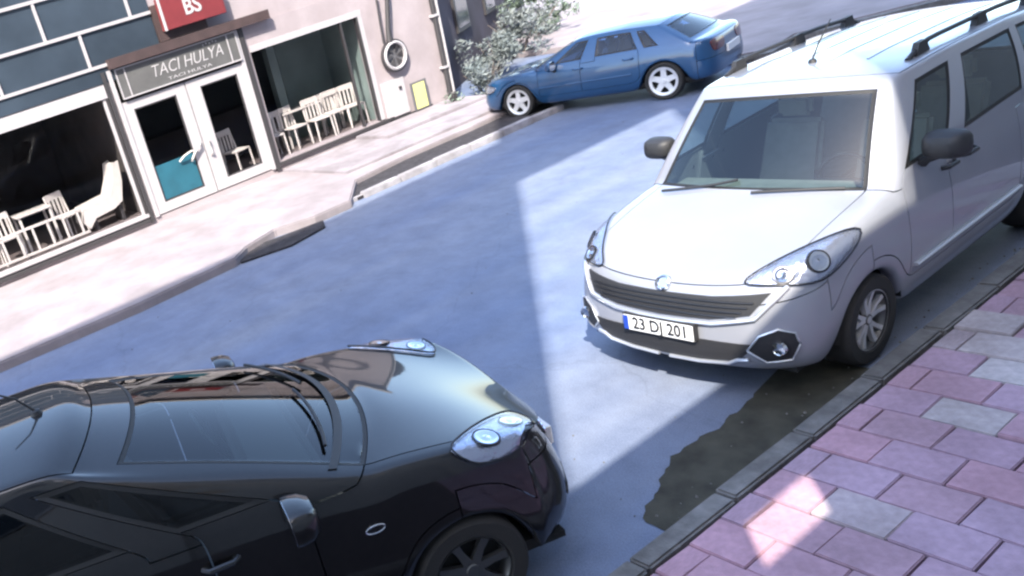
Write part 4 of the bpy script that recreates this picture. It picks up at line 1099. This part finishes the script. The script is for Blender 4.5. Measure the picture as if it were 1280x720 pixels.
# cafe tables
def table(x, y, lb_, w_=.34, l_=.5, h=.74):
    r = empty('table', (x, y, .335), 0, lb_, 'table')
    MB().box(-w_, w_, -l_, l_, h-.03, h).build('tabletop', M['white_plastic'], r, bevel=.008)
    for sx in (-1, 1):
        for sy in (-1, 1): MB().box(sx*(w_-.05)-.022, sx*(w_-.05)+.022, sy*(l_-.05)-.022, sy*(l_-.05)+.022, 0, h-.03).build('leg', M['white_plastic'], r)
    return r
table(-15.75, 9.3, 'white table behind the row of chairs in the right display window')
table(-15.45, 3.15, 'white table between two white chairs in the left display window', .3, .34)
# railing inside the left window
rl = empty('railing', (-15.0, 1.6, .335), 0, 'low white railing inside the bottom of the left display window', 'railing')
MB().box(-.02, .02, -4.5, 2.35, .50, .545).build('top_rail', M['white_plastic'], rl); MB().box(-.018, .018, -4.5, 2.35, .05, .09).build('bottom_rail', M['white_plastic'], rl)
for k in range(24): MB().box(-.015, .015, -4.45+.29*k, -4.41+.29*k, .09, .50).build('baluster', M['white_plastic'], rl)
# white lounge chair in the left window
lc = empty('lounge_chair', (-15.3, 4.45, .335), 0, 'white moulded lounge chair in the right corner of the left display window', 'chair')
prof = [(-.52, .22), (-.45, .46), (-.1, .50), (.12, .52), (.28, .78), (.36, 1.05), (.45, 1.07), (.40, .72), (.28, .38), (.1, .30), (-.3, .26), (-.45, .12)]
MB().add([(-.28, y_, z_) for y_, z_ in prof]+[(.28, y_, z_) for y_, z_ in prof], [tuple(range(12)), tuple(range(23, 11, -1))]+[(k, (k+1) % 12, 12+(k+1) % 12, 12+k) for k in range(12)]).build('shell', M['white_plastic'], lc, smooth=True, bevel=.02)
for sy in (-.3, .25): MB().box(-.2, .2, sy-.03, sy+.03, 0, .3).build('leg', M['frame_dark'], lc)

# ------------------------------------------------------------------ plants and the lot past the shop
def shrub(x, y, rx, ry, h, n, m, label, group=None, lean=0, size=.06, name='shrub'):
    r = empty(name, (x, y, 0), 0, label, 'shrub', group)
    st = MB()
    for k in range(7):
        a_ = random.uniform(0, 6.28); q = random.uniform(.4, .9)
        st.tube([(0, 0, 0), (rx*.3*math.cos(a_), ry*.3*math.sin(a_), h*.4), (rx*q*math.cos(a_), ry*q*math.sin(a_), h*random.uniform(.6, .95))], [.025, .016, .006], 5)
    st.build('stem', M['bark'], r, smooth=True)
    mb = MB(); clumps = [(random.gauss(0, .42)*rx, random.gauss(0, .42)*ry, h*(.12+.8*random.random()**.8), random.uniform(.14, .32)) for _ in range(max(9, n//90))]
    for k in range(n):
        cx, cy, cz, cr = random.choice(clumps)
        v = Vector((random.gauss(0, 1), random.gauss(0, 1), random.gauss(0, 1))).normalized()*cr*random.random()**.4
        p = Vector((cx, cy, cz))+v*Vector((1, 1, .8)) if False else Vector((cx+v.x, cy+v.y, cz+v.z*.8))
        if p.z < .02: p.z = random.uniform(.02, .2)
        d = Vector((random.uniform(-1, 1), random.uniform(-1, 1), random.uniform(-.3, 1))).normalized(); e = d.cross(Vector((random.random(), random.random(), random.random()))).normalized()
        s_ = size*random.uniform(.6, 1.4)
        mb.add([p-e*s_*.18, p+d*s_*.8, p+e*s_*.18, p-d*s_*.6], [(0, 1, 2, 3)])
    f = mb.build('foliage', m, r); f['kind'] = 'stuff'
    return r
shrub(-14.5, 13.5, .55, .5, .75, 1300, M['leaf2'], 'low pale wispy shrub just past the shop corner at the nose of the blue car', size=.09)
shrub(-16.0, 15.5, .9, .8, 1.0, 2200, M['leaf2'], 'pale wispy shrub by the dark wall, behind the bonnet of the blue car', size=.10)
shrub(-17.2, 17.6, 1.1, .9, 1.25, 2600, M['leaf2'], 'larger pale shrub by the dark wall, beyond the windscreen of the blue car', size=.11)
shrub(-18.9, 20.2, 1.2, 1.0, 1.5, 2400, M['leaf'], 'greyish green bush farthest back, above the roof of the blue car', size=.11)
sp_ = shrub(-14.15, 12.28, .12, .12, .42, 130, M['leaf'], 'small dark potted plant at the foot of the shop corner', size=.08, name='potted_plant'); sp_['category'] = 'plant'
MB().lathe([(.001, .235), (.08, .235), (.105, .42), (.09, .42), (.07, .38), (.001, .38)], 16, 'z').build('pot', M['frame_dark'], sp_, smooth=True)
sp_.location.z = .0
# dark building behind the lot
db = empty('dark_building', (-16.2, 14.0, 0), 0, 'dark building filling the gap beyond the shop corner', 'building')
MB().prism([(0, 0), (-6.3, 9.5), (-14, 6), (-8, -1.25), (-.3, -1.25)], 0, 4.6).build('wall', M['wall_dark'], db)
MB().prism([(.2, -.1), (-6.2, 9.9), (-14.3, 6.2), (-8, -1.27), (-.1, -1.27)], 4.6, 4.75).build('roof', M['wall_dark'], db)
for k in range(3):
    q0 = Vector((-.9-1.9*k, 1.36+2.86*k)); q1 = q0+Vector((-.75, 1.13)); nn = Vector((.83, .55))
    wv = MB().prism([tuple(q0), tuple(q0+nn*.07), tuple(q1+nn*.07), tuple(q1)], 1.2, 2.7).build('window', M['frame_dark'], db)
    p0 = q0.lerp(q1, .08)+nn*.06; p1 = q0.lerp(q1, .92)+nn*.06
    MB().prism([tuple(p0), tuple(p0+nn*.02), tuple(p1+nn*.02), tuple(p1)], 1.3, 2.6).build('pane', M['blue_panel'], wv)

# ------------------------------------------------------------------ buildings on the near side (they shade the street)
def near_block(y0, y1, h, label, skew, x0=.55):
    b = empty('apartment_building', (x0, (y0+y1)/2, 0), 0, label, 'building'); yc = (y0+y1)/2
    A, Z = y0-yc, y1-yc
    pl = [(0, A), (10, A), (10, Z-9.8), (0, Z)] if skew < 0 else [(0, A), (10, A-9.8), (10, Z), (0, Z)]  # end slanted along the sun so light passes the added gap
    MB().prism(pl, 0, h-.3).build('wall', M['wall_cream'], b); MB().prism(pl, h-.3, h).build('roof', M['wall_cream'], b)
    z = 4.2; 
    while z < h-2:
        yy = y0-yc+1.2
        while yy < y1-yc-2:
            wf = MB().box(-.06, 0.0, yy, yy+1.5, z, z+1.5).build('window', M['frame_white'], b); MB().box(-.075, -.05, yy+.1, yy+1.4, z+.1, z+1.4).build('pane', M['blue_panel'], wf)
            yy += 3.2
        z += 3.0
    return b
near_block(-30, -.65, 16.9, 'cream apartment block on the near side, left of the added sun gap', -9.95)
near_block(2.7, 34, 19.5, 'cream apartment block on the near side, right of the added sun gap', 9.95)
nb = [o for o in bpy.data.objects if o.name.startswith('apartment_building') and o.location.y > 10][0]
MB().box(-1.75, 0, 5.4-nb.location.y, 20-nb.location.y, 4.35, 4.55).build('shade_slab', M['wall_cream'], nb)  # unseen overhang and parapet added to darken the van's near side
MB().box(-1.75, -1.65, 5.4-nb.location.y, 20-nb.location.y, 4.55, 5.5).build('shade_parapet', M['wall_cream'], nb)
# unseen slabs added in the gap between them to shape the sun patches
ag = empty('sun_mask', (.7, .5, 0), 0, 'unseen screen added between the near side blocks to shape the sun patches', 'building')
for z0, z1, nm in ((0, 4.20, 'sun_mask_base'), (4.85, 5.95, 'sun_mask_bar'), (14.2, 19.5, 'sun_mask_top')):
    MB().box(0, .2, -1.65, 2.3, z0, z1).build(nm, M['wall_cream'], ag)
for ya, yb_ in ((-1.65, -.3), (.42, 2.3)): MB().box(0.01, .19, ya, yb_, 4.20, 4.85).build('sun_mask_infill', M['wall_cream'], ag)

def litter():
    mb = MB()
    for k in range(230):
        q = random.random()
        if q < .45: x, y_ = random.gauss(-2.64, .06), random.uniform(1, 12)
        elif q < .7: x, y_ = random.uniform(-3.6, -2.55), random.uniform(2, 6)
        else: x, y_ = random.uniform(-10.5, -3), random.uniform(0, 14)
        if x > -2.56: x = -2.58
        r_ = random.uniform(.004, .012)*(1.4 if q < .02 else 1)
        z = .004; a_ = random.uniform(0, 3.14)
        c, s = math.cos(a_)*r_, math.sin(a_)*r_
        mb.add([(x+c, y_+s, z), (x-s, y_+c, z), (x-c, y_-s*.8, z), (x+s*.9, y_-c, z), (x, y_, z+r_)], [(0, 1, 4), (1, 2, 4), (2, 3, 4), (3, 0, 4)])
    tag(mb.build('grit', M['kerb']), kind='stuff')
litter()
